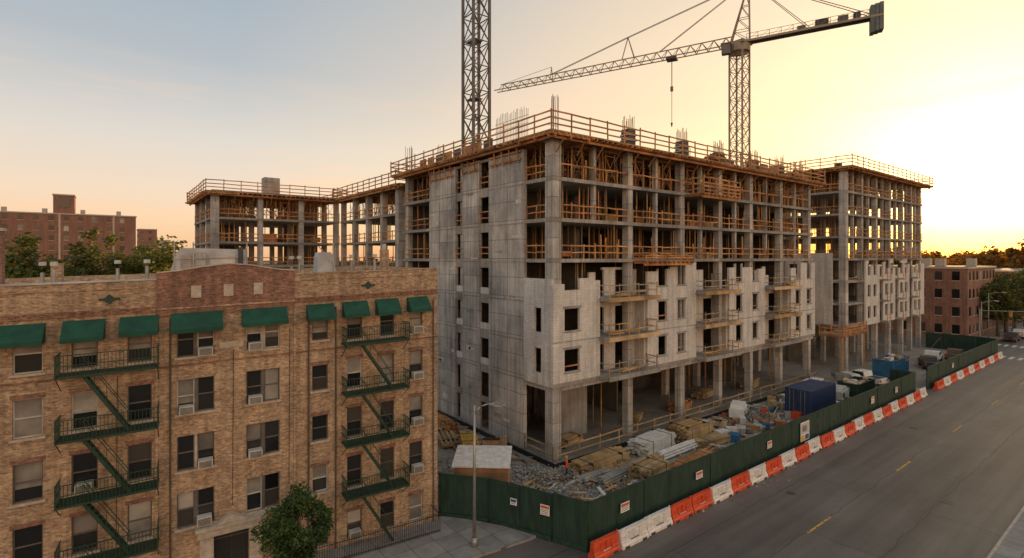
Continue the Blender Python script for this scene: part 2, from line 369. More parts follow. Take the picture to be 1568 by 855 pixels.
for a,b_ in ((39.9,41.5),(44.4,45.8)):
    hol=[(a-.1,b_+.1,LV[k]+.0,LV[k]+2.45) for k in range(6)]+[(a-.1,b_+.1,.5,3.0),(a-.1,b_+.1,3.5,LV[0]-.6)]
    sw.wall('y',a,b_,27.92,28.12,0,LV[6]-.6,hol,SLAB)
    iw.box(30.2,30.4,a-1,b_+1,0,LV[6]-.5,INT)
    for k in range(6): sw.box(28.12,30.2,a,b_,LV[k]-.3,LV[k],SLAB)
    for k in (3,4,5): railing(g['edge_railings'],(27.86,a+.02,LV[k]),(27.86,b_-.02,LV[k]),1.1,1.5,2,.07)
    for k in (0,1,2): sw.box(27.95,28.05,a,b_,LV[k],LV[k]+.6,CMU)
for i in range(60):
    y=U(35,50.8); 
    if 39.7-1.2<y<41.7 or 44.2-1.2<y<46: continue
    z=U(1,25); sw.box(27.79,27.799,y,min(y+U(.3,1.2),50.9),z,z+U(.05,.5),random.choice([SLAB,CONC,CMU]))
for a,b_ in ((35,39.6),(41.6,44.3),(46,50.8)):
    sw.beam((27.7,a,LV[6]-1.4),(27.7,b_,LV[6]-1.4),.1,.16,ORW); sw.beam((27.7,a,LV[6]-.75),(27.7,b_,LV[6]-.75),.1,.16,ORW)
    y=a+.3
    while y<b_: sw.beam((27.66,y,LV[6]-1.7),(27.4,y,LV[6]-.1),.08,.1,ORW); y+=1.1
def topjag(mb,axis,a0,a1,c0,c1,z,zmin,zmax,holes=()):
    a=a0
    while a<a1-.01:
        w=min(U(1.0,2.2),a1-a)
        if a1-a-w<.7: w=a1-a
        zt=z+.21*round(U(zmin,zmax)/.21)
        mb.wall(axis,a,a+w,c0,c1,z,zt,[h for h in holes],CMU); a+=w
ms=g['block_walls']; ym0,ym1=31.0,31.24
walls=[(27.8,33.1,[(29.0,30.7)]),(39.4,47.1,[(41.0,42.3),(44.0,45.3)]),(53.2,60.9,[(54.6,55.9),(58.1,59.4)]),(67.3,74.0,[(68.6,69.9),(71.6,72.9)])]
for a,b_,wn in walls:
    hol=[(w0,w1,LV[k]+.75,LV[k]+2.55) for k in (0,1) for w0,w1 in wn]
    ms.wall('x',a,b_,ym0,ym1,LV[0]-.35,LV[2],hol,CMU)
    hol=[(w0,w1,LV[2]+.75,LV[2]+3.4) for w0,w1 in wn]
    if a<30: topjag(ms,'x',a,b_,ym0,ym1,LV[2],1.0,1.7,hol)
    else: topjag(ms,'x',a,b_,ym0,ym1,LV[2],1.9,3.0,hol)
    for k in (0,1): ms.box(a+.003,b_-.003,ym0-.012,ym0-.001,LV[k]-.12 if k else LV[k]-.35,LV[k]-.04,SLAB)
    for k in (0,1,2):
        for w0,w1 in wn:
            if k==2 and a<30: continue
            ms.box(w0-.12,w1+.12,ym0-.04,ym0-.003,LV[k]+.62,LV[k]+.74,SLAB)
            if k<2: ms.box(w0-.2,w1+.2,ym0-.008,ym0-.002,LV[k]+2.56,LV[k]+2.76,SLAB)
            ms.box(w0+.01,w0+.07,ym0+.1,ym0+.16,LV[k]+.76,LV[k]+2.54,DARK) 
            if R()<.5: g['edge_railings'].beam((w0,ym0+.12,LV[k]+1.2),(w1,ym0+.12,LV[k]+1.2),.05,.1,ORW)
for a,b_ in ((33.1,39.4),(47.1,53.2),(60.9,67.3)):
    for k in (0,1,2):
        z=LV[k]; m_=(a+b_)/2
        hol=[(a+.8,a+1.9,z,z+2.3),(m_+.2,m_+2.0,z+.0,z+2.3)]
        if k<2: ms.wall('x',a,b_,32.3,32.5,z,z+2.99,hol,CMU)
        else: topjag(ms,'x',a,b_,32.3,32.5,z,1.2,2.7,hol)
        if k<2:
            ms.box(a,a+.2,31.24,32.3,z,z+2.99,CMU); ms.box(b_-.2,b_,31.24,32.3,z,z+2.99,CMU)
        bl=g['balconies']; bl.box(a-.1,b_+.1,29.85,31.249,z-.28,z-.02,SLAB)
        bl.box(a-.2,b_+.2,29.72,29.845,z-.34,z+.02,WOOD if k else SLAB)
        for (p1,p2,st) in (((a,29.95,z),(b_,29.95,z),1.3),((a,29.95,z),(a,31.1,z),1.2),((b_,29.95,z),(b_,31.1,z),1.2)): railing(g['edge_railings'],p1,p2,1.1,st,2,.06,WOOD if R()<.6 else STEEL,WOOD)
        for q in range(3):
            bl.obox((U(a+1,b_-1),30.6,z+.15+.1*q),(U(1,2.4),U(.1,.5),.1),U(-.1,.1),WOOD)
hol=[(32.5,33.4,LV[k]+.6,LV[k]+2.6) for k in (0,1)]
ms.wall('y',31.243,34.74,27.803,28.05,LV[0]-.35,LV[2],hol,CMU)
topjag(ms,'y',31.243,34.74,27.803,28.05,LV[2],1.3,2.3)
er=g['edge_railings']
for k in (3,4,5):
    for i in range(len(cx)-1):
        railing(er,(cx[i]+.35,31.45,LV[k]),(cx[i+1]-.35,31.45,LV[k]),1.15,1.5,2 if k<5 else 1,.08)
        for q in range(3): x=U(cx[i]+1,cx[i+1]-1); er.beam((x,31.6,LV[k]),(x+U(-.1,.1),31.6,LV[k]+U(1.5,2.9)),.07,.09,ORW)
    railing(er,(28.1,32.2,LV[k]),(28.1,34.7,LV[k]),1.15,1.2,2,.07)
    railing(er,(28.1,51.1,LV[k]),(28.1,57.8,LV[k]),1.15,1.7,2,.07)
railing(er,(X0,30.75,.45),(X1,30.75,.45),1.15,2.4,2,.08,WOOD)
railing(er,(27.72,31,.45),(27.72,34.5,.45),1.15,2.4,2,.08,WOOD)
g['slabs'].box(73.55,73.8,32.3,35.9,LV[0],LV[2],SLAB)
for k in (3,4,5):
    for x in (33.0,41.4,48.8,55.4,62.2,69.5): 
        if k!=3 or x>40: g['columns'].box(x-.15,x+.15,31.5,31.9,LV[k],LV[k+1]-.3,CONC)
    for i in range(14):
        x=U(29.5,72); g['floor_materials'].obox((x,U(32.5,36),LV[k]+U(.2,.5)),(U(.5,2),U(.5,1.2),U(.3,1.)),U(-.3,.3),random.choice([PLY,ORW,WOOD,DARK]))
pl=g['loading_platform']
def platform(xa,xb,ya,yb,z,h=1.3):
    pl.box(xa,xb,ya,yb,z,z+.08,PLY); x=xa+.15
    while x<xb: pl.beam((x,ya-.1,z-.1),(x,yb,z-.1),.1,.18,ORW); x+=.7
    pl.beam((xa,ya+.2,z-.27),(xb,ya+.2,z-.27),.12,.2,ORW)
    for q in (.35,.7,1.05): 
        if q<h: pl.beam((xa,ya,z+q),(xb,ya,z+q),.04,.13,ORW)
    railing(pl,(xa,ya,z),(xb,ya,z),h,1.1,1,.09); railing(pl,(xa,ya,z),(xa,yb,z),h,1.5,3,.09); railing(pl,(xb,ya,z),(xb,yb,z),h,1.5,3,.09)
platform(45.6,52.2,29.2,31.6,LV[5]-.25,1.6)
platform(37.8,45.0,29.9,31.3,LV[3]-.25,.6)
rb=g['rebar']; fo=g['column_forms']
zt=LV[6]+.32
for x in (38.8,47.2,54.0,61.5,67.9,73.0):
    h=1.9 if x<50 else 1.6
    fo.box(x-.5,x+.5,32.3,33.2,zt,zt+h,DARK)
    for q in (.3,.8,1.3): fo.box(x-.58,x+.58,32.22,33.28,zt+q,zt+q+.12,ORW if x>50 else STEEL)
    for i in range(12):
        xx=x-.4+.8*(i%6)/5; yy=32.4 if i<6 else 33.1
        rb.beam((xx,yy,zt+h),(xx+U(-.05,.05),yy+U(-.03,.03),zt+h+U(.9,1.4)),.035,.035,REBAR)
for x,y,n,h in ((28.6,31.9,9,3.0),(45,37,8,1.8),(50,34,12,1.9),(57,34,12,2.),(64,35,12,2.),(70,34,9,1.7),(28.4,57,8,3.0),(28.5,50,7,2.)):
    for i in range(n):
        xx=x+U(-.5,.5); yy=y+U(-.4,.4); rb.beam((xx,yy,zt),(xx+U(-.05,.05),yy+U(-.05,.05),zt+h+U(-.2,.2)),.035,.035,REBAR)
    for q in (.6,1.2): rb.beam((x-.5,y,zt+q),(x+.5,y,zt+q),.03,.03,REBAR)
for i in range(22):
    y=35.2+i*.22; rb.beam((28.6,y,zt),(28.6+U(-.05,.05),y,zt+2.9+U(-.2,.2)),.028,.028,REBAR)
for q in (.8,1.5,2.2): rb.beam((28.6,35.1,zt+q),(28.6,40,zt+q),.028,.028,REBAR)
dc=g['deck_materials']
for i in range(60):
    x=U(29,72); y=U(31.5,50); w=U(.8,2.6)
    for q in range(random.randint(1,5)): dc.obox((x+U(-.1,.1),y,zt+.1+q*.14),(w,U(.6,1.3),.12),U(-.3,.3),random.choice([ORW,WOOD,PLY]))
for i in range(8):
    y=42+i*1.9; dc.obox((29.2,y,zt+.7),(.12,1.5,1.3),U(-.1,.1),random.choice([PLY,ORW,DARK]))
for i in range(16):
    x=U(52,72); dc.obox((x,U(32,34),zt+.6),(1.6,.1,1.2),U(-.1,.1),random.choice([PLY,ORW,DARK]))
for i in range(20):
    x=U(30,72);y=U(34,41); g['shoring'].cyl((x,y,.45),(x,y,LV[0]-.3),.05,SHORE,5)
g.done()
# ================================================================== rear wing
DW=25.3; LW=[DW-3.29*k for k in range(6,-1,-1)]
g=G('construction_building')
frame(g,28.0,48,59.2,79.6,LW,[28.4,35,42],[59.7,64.6,69.5,74.4,79.2],[0,.3,.3,.6,.8,2],.9)
for k in (2,3,4,5): railing(g['edge_railings'],(28.1,59.5,LW[k]),(28.1,79.4,LW[k]),1.15,1.8,2,.08)
for k in range(6): g['interior_walls'].box(40,40.2,60,79,LW[k],LW[k+1]-.3,INT)
g.done()
g=G('construction_building')
frame(g,10.9,28.0,79.9,98,LW,[11.3,16.9,22.4,27.6],[80.3,86,92,97.5],[0,.2,.2,.3,.4,2],.9)
for k in (2,3,4,5):
    railing(g['edge_railings'],(11,80.1,LW[k]),(28,80.1,LW[k]),1.15,1.8,2,.08); railing(g['edge_railings'],(11,80.1,LW[k]),(11,97.9,LW[k]),1.15,1.8,2,.08); railing(g['edge_railings'],(11,97.8,LW[k]),(28,97.8,LW[k]),1.15,1.8,2,.08)
    for i in range(6): g['floor_materials'].obox((U(12,27),U(81,95),LW[k]+.5),(U(.5,2),U(.5,1.2),U(.5,1.6)),U(-.3,.3),random.choice([PLY,ORW,INT,DARK]))
for k in range(2,6): g['interior_walls'].box(22.5,27.8,90,90.2,LW[k],LW[k+1]-.3,INT); g['interior_walls'].box(13,16,94,94.2,LW[k],LW[k+1]-.3,INT)
g['stair_core_form'].box(18.7,20.9,86,88,DW+.3,DW+3.4,CONC)
g.done()
# ================================================================== far block
LF=[6.55+3.29*k for k in range(8)]
g=G('construction_building')
fx=[85.1,91.2,97,103,109,113.6,118.5]
frame(g,84.7,119,31.25,52,LF,fx,[31.75,37,42.5,51.4],[0,0,0,.4,.5,.6,2],1.3)
for k in range(3,7):
    railing(g['edge_railings'],(84.8,31.4,LF[k]),(119,31.4,LF[k]),1.15,2,2,.08); railing(g['edge_railings'],(84.8,31.4,LF[k]),(84.8,50,LF[k]),1.15,2,2,.08)
    for x in (88,94,100,106,111.4,116): g['columns'].box(x-.15,x+.15,31.5,31.9,LF[k],LF[k+1]-.3,CONC)
ms=g['block_walls']
for a,b_ in ((91.2,97),(98.5,104),(105.5,111),(112.5,119)):
    hol=[(q,q+1.3,LF[k]+.7,LF[k]+2.5) for k in (0,1,2) for q in (a+.9,a+3.2)]
    ms.wall('x',a,b_,31.0,31.24,LF[0]-.3,LF[2],hol,CMU); topjag(ms,'x',a,b_,31.0,31.24,LF[2],1.6,3.2,hol)
for k in (0,1,2,3):
    for a in (97,104.1,111.1):
        g['balconies'].box(a,a+1.4,29.9,31.2,LF[k]-.25,LF[k],SLAB); railing(g['edge_railings'],(a,29.95,LF[k]),(a+1.4,29.95,LF[k]),1.1,1,2,.08)
ms.wall('y',33.0,44,84.45,84.68,LF[0],LF[3]+.8,[(38,39.2,LF[k]+.4,LF[k]+2.4) for k in (0,1,2)],CMU)
pl=g['loading_platform']
def pf(xa,xb,ya,yb,z,h):
    pl.box(xa,xb,ya,yb,z,z+.08,PLY); x=xa
    while x<xb: pl.beam((x,ya-.1,z-.1),(x,yb,z-.1),.1,.18,ORW); x+=.7
    for q in (.3,.65,1.0): pl.beam((xa,ya,z+q),(xb,ya,z+q),.04,.16,ORW)
    railing(pl,(xa,ya,z),(xb,ya,z),h,1.1,1,.09); railing(pl,(xa,ya,z),(xa,yb,z),h,1.5,3,.09)
    for x in (xa+.3,xb-.3): pl.beam((x,ya+.2,0),(x,ya+.2,z),.14,.14,ORW)
pf(76.5,84.5,28.6,31.5,6.2,1.4)
for x in (85.5,92,98,104,110,116): 
    g['column_forms'].box(x-.4,x+.4,32.2,33,LF[7]+.3,LF[7]+.9,DARK)
g['ground_floor_walls'].wall('x',86,118,40,40.3,0,LF[0]-.3,[(95,98,0,3),(105,108,0,3)],INT)
for k in range(0,3): g['interior_walls'].box(86,118,40,40.3,LF[k],LF[k+1]-.3,INT)
g.done()
g=G('construction_building')
for k in range(3): g['slabs'].box(74.2,84.3,41,57,LV[k]-.3,LV[k],SLAB)
for x in (74.8,79.5,84): g['columns'].box(x-.3,x+.3,41.2,41.8,0,LV[2]-.3,CONC)
g['block_walls'].wall('x',74.2,84.3,40.75,40.98,LV[0],LV[2],[(q,q+1.3,LV[k]+.7,LV[k]+2.4) for k in (0,1) for q in (76,80.5)],CMU)
g['block_walls'].box(74.2,84.3,50,50.3,0,LV[2]-.35,INT)
g.done()
# ================================================================== brick apartment building
SH=.027
def shear(p): return (p[0],p[1],p[2]+SH*p[0]*min(1,max(0,p[2]/4)))
g=G('brick_apartment_building',(-2.8,31.1,0),math.radians(-6),shear)
rows=[12.3,9.5,6.7,3.9,1.1]
cols=[(-9.6,.9),(-7.6,.9),(-4.4,1.55),(-2.2,.9),(0,1.0),(1.95,.95),(4.0,.95),(6.29,1.6),(9.34,1.6),(12.22,.85),(14.12,.85),(16.05,.85),(17.85,.85)]
wins=[]
for ci,(s_,w) in enumerate(cols):
    for r,zc in enumerate(rows):
        if r==4 and s_ in (6.29,9.34): continue
        h=1.7 if s_!=12.22 else 1.4
        if r==4: h=1.4
        wins.append((s_,w,zc,h,r))
holes=[(s_-w/2,s_+w/2,zc-h/2,zc+h/2) for s_,w,zc,h,r in wins]
door=(7.05,8.65,0.1,2.45)
wl=g['walls']; SX0,SX1=-11.5,19.27
wl.wall('x',SX0,SX1,0,.35,0,13.5,holes+[door],TAN)
wl.wall('x',SX0,4.67,0,.35,13.5,15.3,[],TAN); wl.wall('x',10.9,SX1,0,.35,13.5,15.3,[],TAN)
wl.box(SX0,SX0+.35,.35,14,0,15.3,TAN); wl.box(SX1-.35,SX1,.35,14,0,15.3,TAN); wl.box(SX0,SX1,14,14.35,0,15.3,TAN)
prof=[(4.67,13.5),(10.9,13.5),(10.9,15.5),(9.9,15.62),(8.8,15.86),(7.75,15.97),(6.6,15.86),(5.6,15.7),(4.67,15.62)]
wl.prism([(a,z) for a,z in prof],'y',-.06,.33,REDB)
tr=g['trim']
for i in range(2,len(prof)):
    a=prof[i]; b_=prof[(i+1)] if i+1<len(prof) else None
    if b_: tr.beam((a[0],.13,a[1]+.03),(b_[0],.13,b_[1]+.03),.5,.06,STONE)
tr.box(SX0-.05,4.66,-.05,.45,15.3,15.37,ROOFW); tr.box(10.91,SX1+.05,-.05,.45,15.3,15.36,TAN)
for a,b_ in ((SX0,4.66),(10.91,SX1)):
    tr.box(a,b_,-.06,-.002,13.95,14.03,REDB); tr.box(a,b_,-.09,-.002,13.78,13.86,REDB)
    x=a
    while x<b_-.2: tr.box(x,x+.1,-.05,-.002,13.86,13.95,REDB); x+=.22
    tr.box(a,b_,-.04,-.002,14.95,15.01,TAN)
tr.box(4.7,10.87,-.1,-.062,13.85,13.93,TAN)
for s_ in (4.67,10.9): tr.box(s_-.06,s_+.06,-.05,-.002,.2,13.45,TAN)
for a,b_ in ((SX0,4.6),(4.74,10.83),(10.97,SX1)): tr.box(a,b_,-.045,-.002,11.02,11.1,REDB)
for s_ in (6.3,7.72,9.1): tr.box(s_-.22,s_+.22,-.11,-.062,14.35,14.95,STONE)
tr.box(7.3,8.4,-.05,-.002,11.7,12.0,STONE)
for s_ in (2.85,14.9,-5.5):
    tr.obox((s_,-.03,14.5),(.34,.05,.34),0,GREEN,0,math.pi/4); tr.box(s_-.4,s_+.4,-.04,-.003,14.45,14.55,GREEN)
wf=g['window_frames']; wg=g['window_glass']; wb=g['window_blinds']; si=g['sills']
for s_,w,zc,h,r in wins:
    a,b_=s_-w/2,s_+w/2; z0,z1=zc-h/2,zc+h/2
    units=[(a,b_)] if w<1.2 else [(a,s_-.06),(s_+.06,b_)]
    if len(units)==2: wf.box(s_-.06,s_+.06,.08,.2,z0,z1,STONE if R()<.3 else FRAME)
    for ua,ub in units:
        t=.05
        fm=FRAME if R()<.8 else MACW
        wf.box(ua,ua+t,.12,.2,z0,z1,fm); wf.box(ub-t,ub,.12,.2,z0,z1,fm); wf.box(ua+t,ub-t,.12,.2,z0,z0+t,fm); wf.box(ua+t,ub-t,.12,.2,z1-t,z1,fm); wf.box(ua+t,ub-t,.11,.19,zc-.03,zc+.03,fm)
        q=R()
        if q<.42:
            zb=zc+.03 if R()<.6 else zc-U(0,h*.3)
            wb.box(ua+t,ub-t,.165,.175,zb,z1-t,BLIND); wg.box(ua+t,ub-t,.19,.2,z0+t,z1-t,GLASS)
        elif q<.48: wb.box(ua+t,ub-t,.165,.175,z0+t,z1-t,BLIND)
        else: wg.box(ua+t,ub-t,.16,.17,z0+t,zc-.03,GLASS); wg.box(ua+t,ub-t,.15,.16,zc+.03,z1-t,GLASS)
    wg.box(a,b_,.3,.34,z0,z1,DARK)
    si.box(a-.1,b_+.1,-.09,.1,z0-.11,z0-.004,STONE)
    si.box(a-.08,b_+.08,-.02,-.003,z1+.004,z1+.2,REDB if w<1.2 else TAN)
ac=g['air_conditioners']
def acu(s_,r):
    h=1.7 if r<4 else 1.4; z=rows[r]-h/2+.02
    ac.box(s_-.32,s_+.32,-.38,.1,z,z+.4,MACW)
    for i in range(6): ac.box(s_-.27,s_+.27,-.40,-.382,z+.05+i*.055,z+.075+i*.055,DARK)
for s_,r in ((6.7,0),(6.7,2),(6.65,3),(5.9,1),(8.95,0),(8.95,1),(8.95,2),(1.95,2),(17.9,0),(17.9,1),(17.9,2),(17.9,3),(14.1,4),(-4.1,1),(-2.2,2)): acu(s_,r)
aw=g['awnings']
for s_,w in ((-7.6,1.4),(-9.6,1.4),(-4.4,2.),(-2.2,1.4),(-.15,1.45),(1.95,1.45),(4.0,1.45),(6.35,2.15),(9.4,2.1),(12.22,1.4),(14.12,1.35),(16.0,1.3),(17.9,1.25)):
    w+=.05; zt_=13.62+U(-.03,.03); zb=12.93+U(-.05,.05); yo=-.8+U(-.05,.05)
    aw.prism([(0-.005,zt_),(-.1,zt_+.01),(yo,zb),(yo,zb-.2),(yo+.02,zb-.2),(yo+.02,zb-.02),(-.1,zt_-.03),(-.005,zt_-.03)],'x',s_-w/2,s_+w/2,AWN)
    for sx in (s_-w/2,s_+w/2-.01): aw.prism([(-.01,zt_-.04),(yo+.03,zb-.03),(yo+.03,zb-.18),(-.01,zb-.18)],'x',sx,sx+.01,AWN)
fe=g['fire_escape']
def fesc(a,b_,sa_,sb_,nrow):
    for r in range(nrow):
        z=rows[r]-1.02; yo=-1.15
        for x in (a,b_): fe.beam((x,0,z),(x,yo,z),.05,.09,GREEN); fe.beam((x,0,z-.75),(x,yo,z),.03,.03,GREEN)
        fe.beam((a,yo,z),(b_,yo,z),.05,.1,GREEN)
        y=-.06
        while y>yo: fe.beam((a,y,z+.02),(b_,y,z+.02),.035,.02,GREEN); y-=.085
        for q in (.95,.5): 
            fe.beam((a,yo,z+q),(b_,yo,z+q),.035,.035,GREEN)
            for x in (a,b_): fe.beam((x,0,z+q),(x,yo,z+q),.035,.035,GREEN)
        x=a
        while x<=b_+.01: fe.beam((x,yo,z),(x,yo,z+.95),.022,.022,GREEN); x+=.14
        y=-.1
        while y>yo:
            for x in (a,b_): fe.beam((x,y,z),(x,y,z+.95),.02,.02,GREEN)
            y-=.16
        for x in (a,b_): fe.beam((x,yo,z),(x,yo,z+1.0),.05,.05,GREEN)
        za,zb=z,z-2.8; 
        for y in (-.55,-1.0): fe.beam((sa_,y,za),(sb_,y,zb),.035,.13,GREEN); fe.beam((sa_,y,za+.8),(sb_,y,zb+.8),.025,.03,GREEN)
        for i in range(1,12):
            f=i/12; fe.box(sa_+(sb_-sa_)*f-.09,sa_+(sb_-sa_)*f+.09,-1.0,-.55,za+(zb-za)*f-.015,za+(zb-za)*f+.015,GREEN)
        for i in range(0,13,3):
            f=i/12; x=sa_+(sb_-sa_)*f; zz=za+(zb-za)*f; fe.beam((x,-1.,zz),(x,-1.,zz+.8),.02,.02,GREEN)
fesc(1.1,4.75,2.0,3.7,4); fesc(13.4,17.0,14.3,16.1,4); fesc(-10.4,-6.8,-9.5,-7.7,4)
dp=g['downpipes']
for s_ in (5.22,11.6,13.05,-1.15): dp.cyl((s_,-.08,.1),(s_,-.08,13.4),.045,TRUNK,6)
dp.cyl((18.95,-.08,.1),(18.95,-.08,13.4),.035,TRUNK,6)
for s_,z0,z1 in ((7.9,3.6,11.6),(10.6,4,12.5),(3.1,3,10.9)): dp.cyl((s_,-.03,z0),(s_+.05,-.03,z1),.012,BLACK,4)
en=g['entrance']
en.box(6.45,7.05,-.4,-.002,0,2.5,STONE); en.box(8.65,9.25,-.4,-.002,0,2.5,STONE)
en.box(6.35,9.35,-.5,-.002,2.5,2.85,STONE); en.box(6.25,9.45,-.6,-.002,2.85,3.0,STONE)
en.box(6.4,7.1,-.46,-.402,0,.3,STONE); en.box(8.6,9.3,-.46,-.402,0,.3,STONE); en.prism([(7.2,3.0),(8.5,3.0),(7.85,3.35)],'y',-.45,-.01,STONE)
en.box(7.05,8.65,.25,.32,.1,2.45,DARK); en.box(7.15,7.8,.2,.24,.2,2.0,GLASS); en.box(7.9,8.55,.2,.24,.2,2.0,GLASS); en.box(7.05,8.65,.18,.25,2.02,2.1,FRAME)
en.box(6.5,9.2,-1.3,-.5,0,.2,STONE)
rf=g['roof']; rf.box(SX0+.35,SX1-.35,.35,14,14.5,14.7,ROOFW)
rf.box(SX0+.36,SX1-.36,.352,.7,14.7,15.1,ROOFW)
bh=g['roof_bulkhead']; bh.prism([(5.1,14.7),(8.9,14.7),(8.9,16.75),(5.7,16.9),(5.4,16.7),(5.0,15.2)],'y',4.2,7.2,ROOFW)
bh.box(5.6,6.1,4.15,4.19,14.9,16.5,STEEL); bh.box(7.0,8.3,4.1,4.18,15.2,16.4,MACW); bh.box(6.3,6.8,4.12,4.18,14.9,16.6,CONC); bh.box(8.45,8.7,4.0,4.18,14.9,16.9,DARK)
for s_ in (5.3,6.2,8.9): bh.cyl((s_,4.0,14.7),(s_,4.0,17.2),.04,STEEL,5)
for q in (15.6,16.3): bh.beam((5.2,4.05,q),(8.9,4.05,q),.05,.05,STEEL)
vt=g['roof_vents']
vt.prism([(13.1,14.7),(14.4,14.7),(14.2,16.2),(14.0,16.5),(13.3,16.5),(13.2,16.2)],'y',5.5,6.8,ROOFW); vt.cyl((14.1,5.2,14.7),(14.1,5.2,17.1),.05,STEEL,6); vt.beam((13.2,5.3,16.9),(14.2,5.3,15.6),.06,.06,STEEL)
vt.box(17.3,17.8,5,5.5,14.7,16.6,TAN); vt.cyl((17.55,5.25,16.6),(17.55,5.25,17.),.14,MACW,8)
vt.box(-1.9,-1.5,3.0,3.5,14.7,17.8,REDB); vt.box(-1.95,-1.45,2.95,3.55,17.8,17.95,STONE); vt.cyl((-1.7,3.2,17.95),(-1.7,3.2,18.3),.1,DARK,8)
for s_,y in ((.2,4.),( -.6,6),(2.5,7),(11.5,5),(15.5,6),(4,5),(16.5,4),(12.3,7)):
    vt.cyl((s_,y,14.7),(s_,y,U(15.6,16.3)),.09,STEEL,7); vt.cyl((s_,y,16.1),(s_,y,16.3),.16,MACW,8)
vt.box(-.1,.35,5,5.5,14.7,16.2,TAN)
g.done()
g=G('iron_fence',(-2.8,31.1,0),math.radians(-6))
b1=g['railing']
for a,b_ in ((10.2,18.8),(-2,5.6)):
    for q in (.25,1.15): b1.beam((a,-1.5,q),(b_,-1.5,q),.035,.035,BLACK)
    x=a
    while x<b_: b1.beam((x,-1.5,.13),(x,-1.5,1.3),.022,.022,BLACK); x+=.13
    b1.beam((a,-1.5,1.15),(a,0,1.15),.035,.035,BLACK); b1.beam((b_,-1.5,1.15),(b_,0,1.15),.035,.035,BLACK)
g.done()
# ================================================================== cranes
def mast(mb,x,y,z0,z1,w,mat,seg=2.2,rc=.12,rb_=.06):
    h=w/2; C=[(x-h,y-h),(x+h,y-h),(x+h,y+h),(x-h,y+h)]
    for a in C: mb.beam((*a,z0),(*a,z1),rc*1.6,rc*1.6,mat)
    z=z0
    while z<z1-.1:
        zn=min(z+seg,z1)
        for i in range(4):
            a=C[i]; b_=C[(i+1)%4]
            mb.beam((*a,z),(*b_,z),rb_,rb_,mat)
            mb.beam((*a,z),(*b_,zn),rb_,rb_,mat); mb.beam((*b_,z),(*a,zn),rb_,rb_,mat)
        z=zn
g=G('tower_crane')
mast(g['mast'],30.6,46.2,0,66,2.0,CRANE,2.6,.15,.085)
lm=g['ladder']
for dx_ in (-.2,.2): lm.beam((30.6+dx_,46.2,1),(30.6+dx_,46.2,66),.05,.05,CRANE)
z=1
while z<66: lm.beam((30.4,46.2,z),(30.8,46.2,z),.04,.04,CRANE); z+=.5
for zz in (33,39,45,51,57): lm.box(29.8,30.9,45.4,47,zz,zz+.05,CRANE)
g['slew_unit'].cyl((30.6,46.2,66),(30.6,46.2,67.4),1.4,CRANE,16)
mast(g['top_tower'],30.6,46.2,67.4,74,1.4,CRANE)
jb=g['jib']
for s_ in (-.7,.7): jb.beam((30.6+s_,30,67.8),(30.6+s_,96,67.8),.15,.15,CRANE)
jb.beam((30.6,47,69.2),(30.6,96,69.2),.15,.15,CRANE)
y=47
while y<95:
    for s_ in (-.7,.7): jb.beam((30.6+s_,y,67.8),(30.6,y+1,69.2),.07,.07,CRANE); jb.beam((30.6,y+1,69.2),(30.6+s_,y+2,67.8),.07,.07,CRANE)
    y+=2
g['counterweight'].box(29.8,31.4,30,32.5,65.5,68.5,CONC)
g.done()
px,py,pz=74.,41.5,48.0
g=G('tower_crane')
mast(g['mast'],px,py,0,pz-1.2,2.0,CRANE2,2.1,.13,.07)
g['slew_unit'].cyl((px,py,pz-1.2),(px,py,pz-.2),1.5,CRANE2,16); g['slew_unit'].box(px-1.3,px+1.3,py-1.3,py+1.3,pz-.2,pz+.25,CRANE2)
th=math.atan2(.902,-.432); D=Vector((math.cos(th),math.sin(th),-.026)); S=Vector((-math.sin(th),math.cos(th),0)); P=Vector((px,py,pz))
def Q(k,s_=0,z=0): return P+D*k+S*s_+Vector((0,0,z))
j=g['jib']; L=41
for s_ in (-.65,.65): j.beam(Q(.5,s_),Q(L,s_),.14,.14,CRANE2)
j.beam(Q(1,0,1.35),Q(L-1,0,1.0),.14,.14,CRANE2)
k=1.0
while k<L-1.5:
    zt1=1.35-.35*k/L
    for s_ in (-.65,.65): j.beam(Q(k,s_),Q(k+.85,0,zt1),.08,.08,CRANE2); j.beam(Q(k+.85,0,zt1),Q(k+1.7,s_),.08,.08,CRANE2)
    j.beam(Q(k,-.65),Q(k,.65),.06,.06,CRANE2); k+=1.7
cj=g['counter_jib']; LC=17.5
for s_ in (-.7,.7):
    cj.beam(Q(0,s_,.1),Q(-LC,s_,.1),.16,.3,CRANE2); cj.beam(Q(-1,s_,1.1),Q(-LC,s_,1.1),.05,.05,CRANE2)
    k=1
    while k<LC: cj.beam(Q(-k,s_,.1),Q(-k,s_,1.1),.05,.05,CRANE2); cj.beam(Q(-k,s_,.1),Q(-k-1.5,s_,1.1),.04,.04,CRANE2); k+=1.5
cj.beam(Q(0,0,.2),Q(-LC,0,.2),1.3,.06,DARK)
cj.obox(Q(-10.5,0,.7),(1.6,1.,.9),th,DARK); cj.obox(Q(-13,0,.7),(1.2,1.0,.8),th,CRANE); cj.obox(Q(-14.6,0,.7),(.8,1.0,1.0),th,DARK); cj.obox(Q(-8,0,.6),(1.0,.9,.5),th,CRANE)
for i in range(3): g['counterweight'].obox(Q(-LC+.2+i*.5,0,.0-.1*i),(.45,1.5,3.6),th,CWT)
a=g['a_frame']; T=Q(-1.3,0,9.0)
for s_ in (-.6,.6):
    a.beam(Q(1.2,s_,.2),T,.16,.16,CRANE2); a.beam(Q(-1.4,s_,.2),T,.16,.16,CRANE2)
    for f in (.2,.4,.6,.8):
        A1=Q(1.2,s_,.2).lerp(T,f); B1=Q(-1.4,s_,.2).lerp(T,f); B2=Q(-1.4,s_,.2).lerp(T,f-.2); a.beam(A1,B1,.07,.07,CRANE2); a.beam(A1,B2,.07,.07,CRANE2)
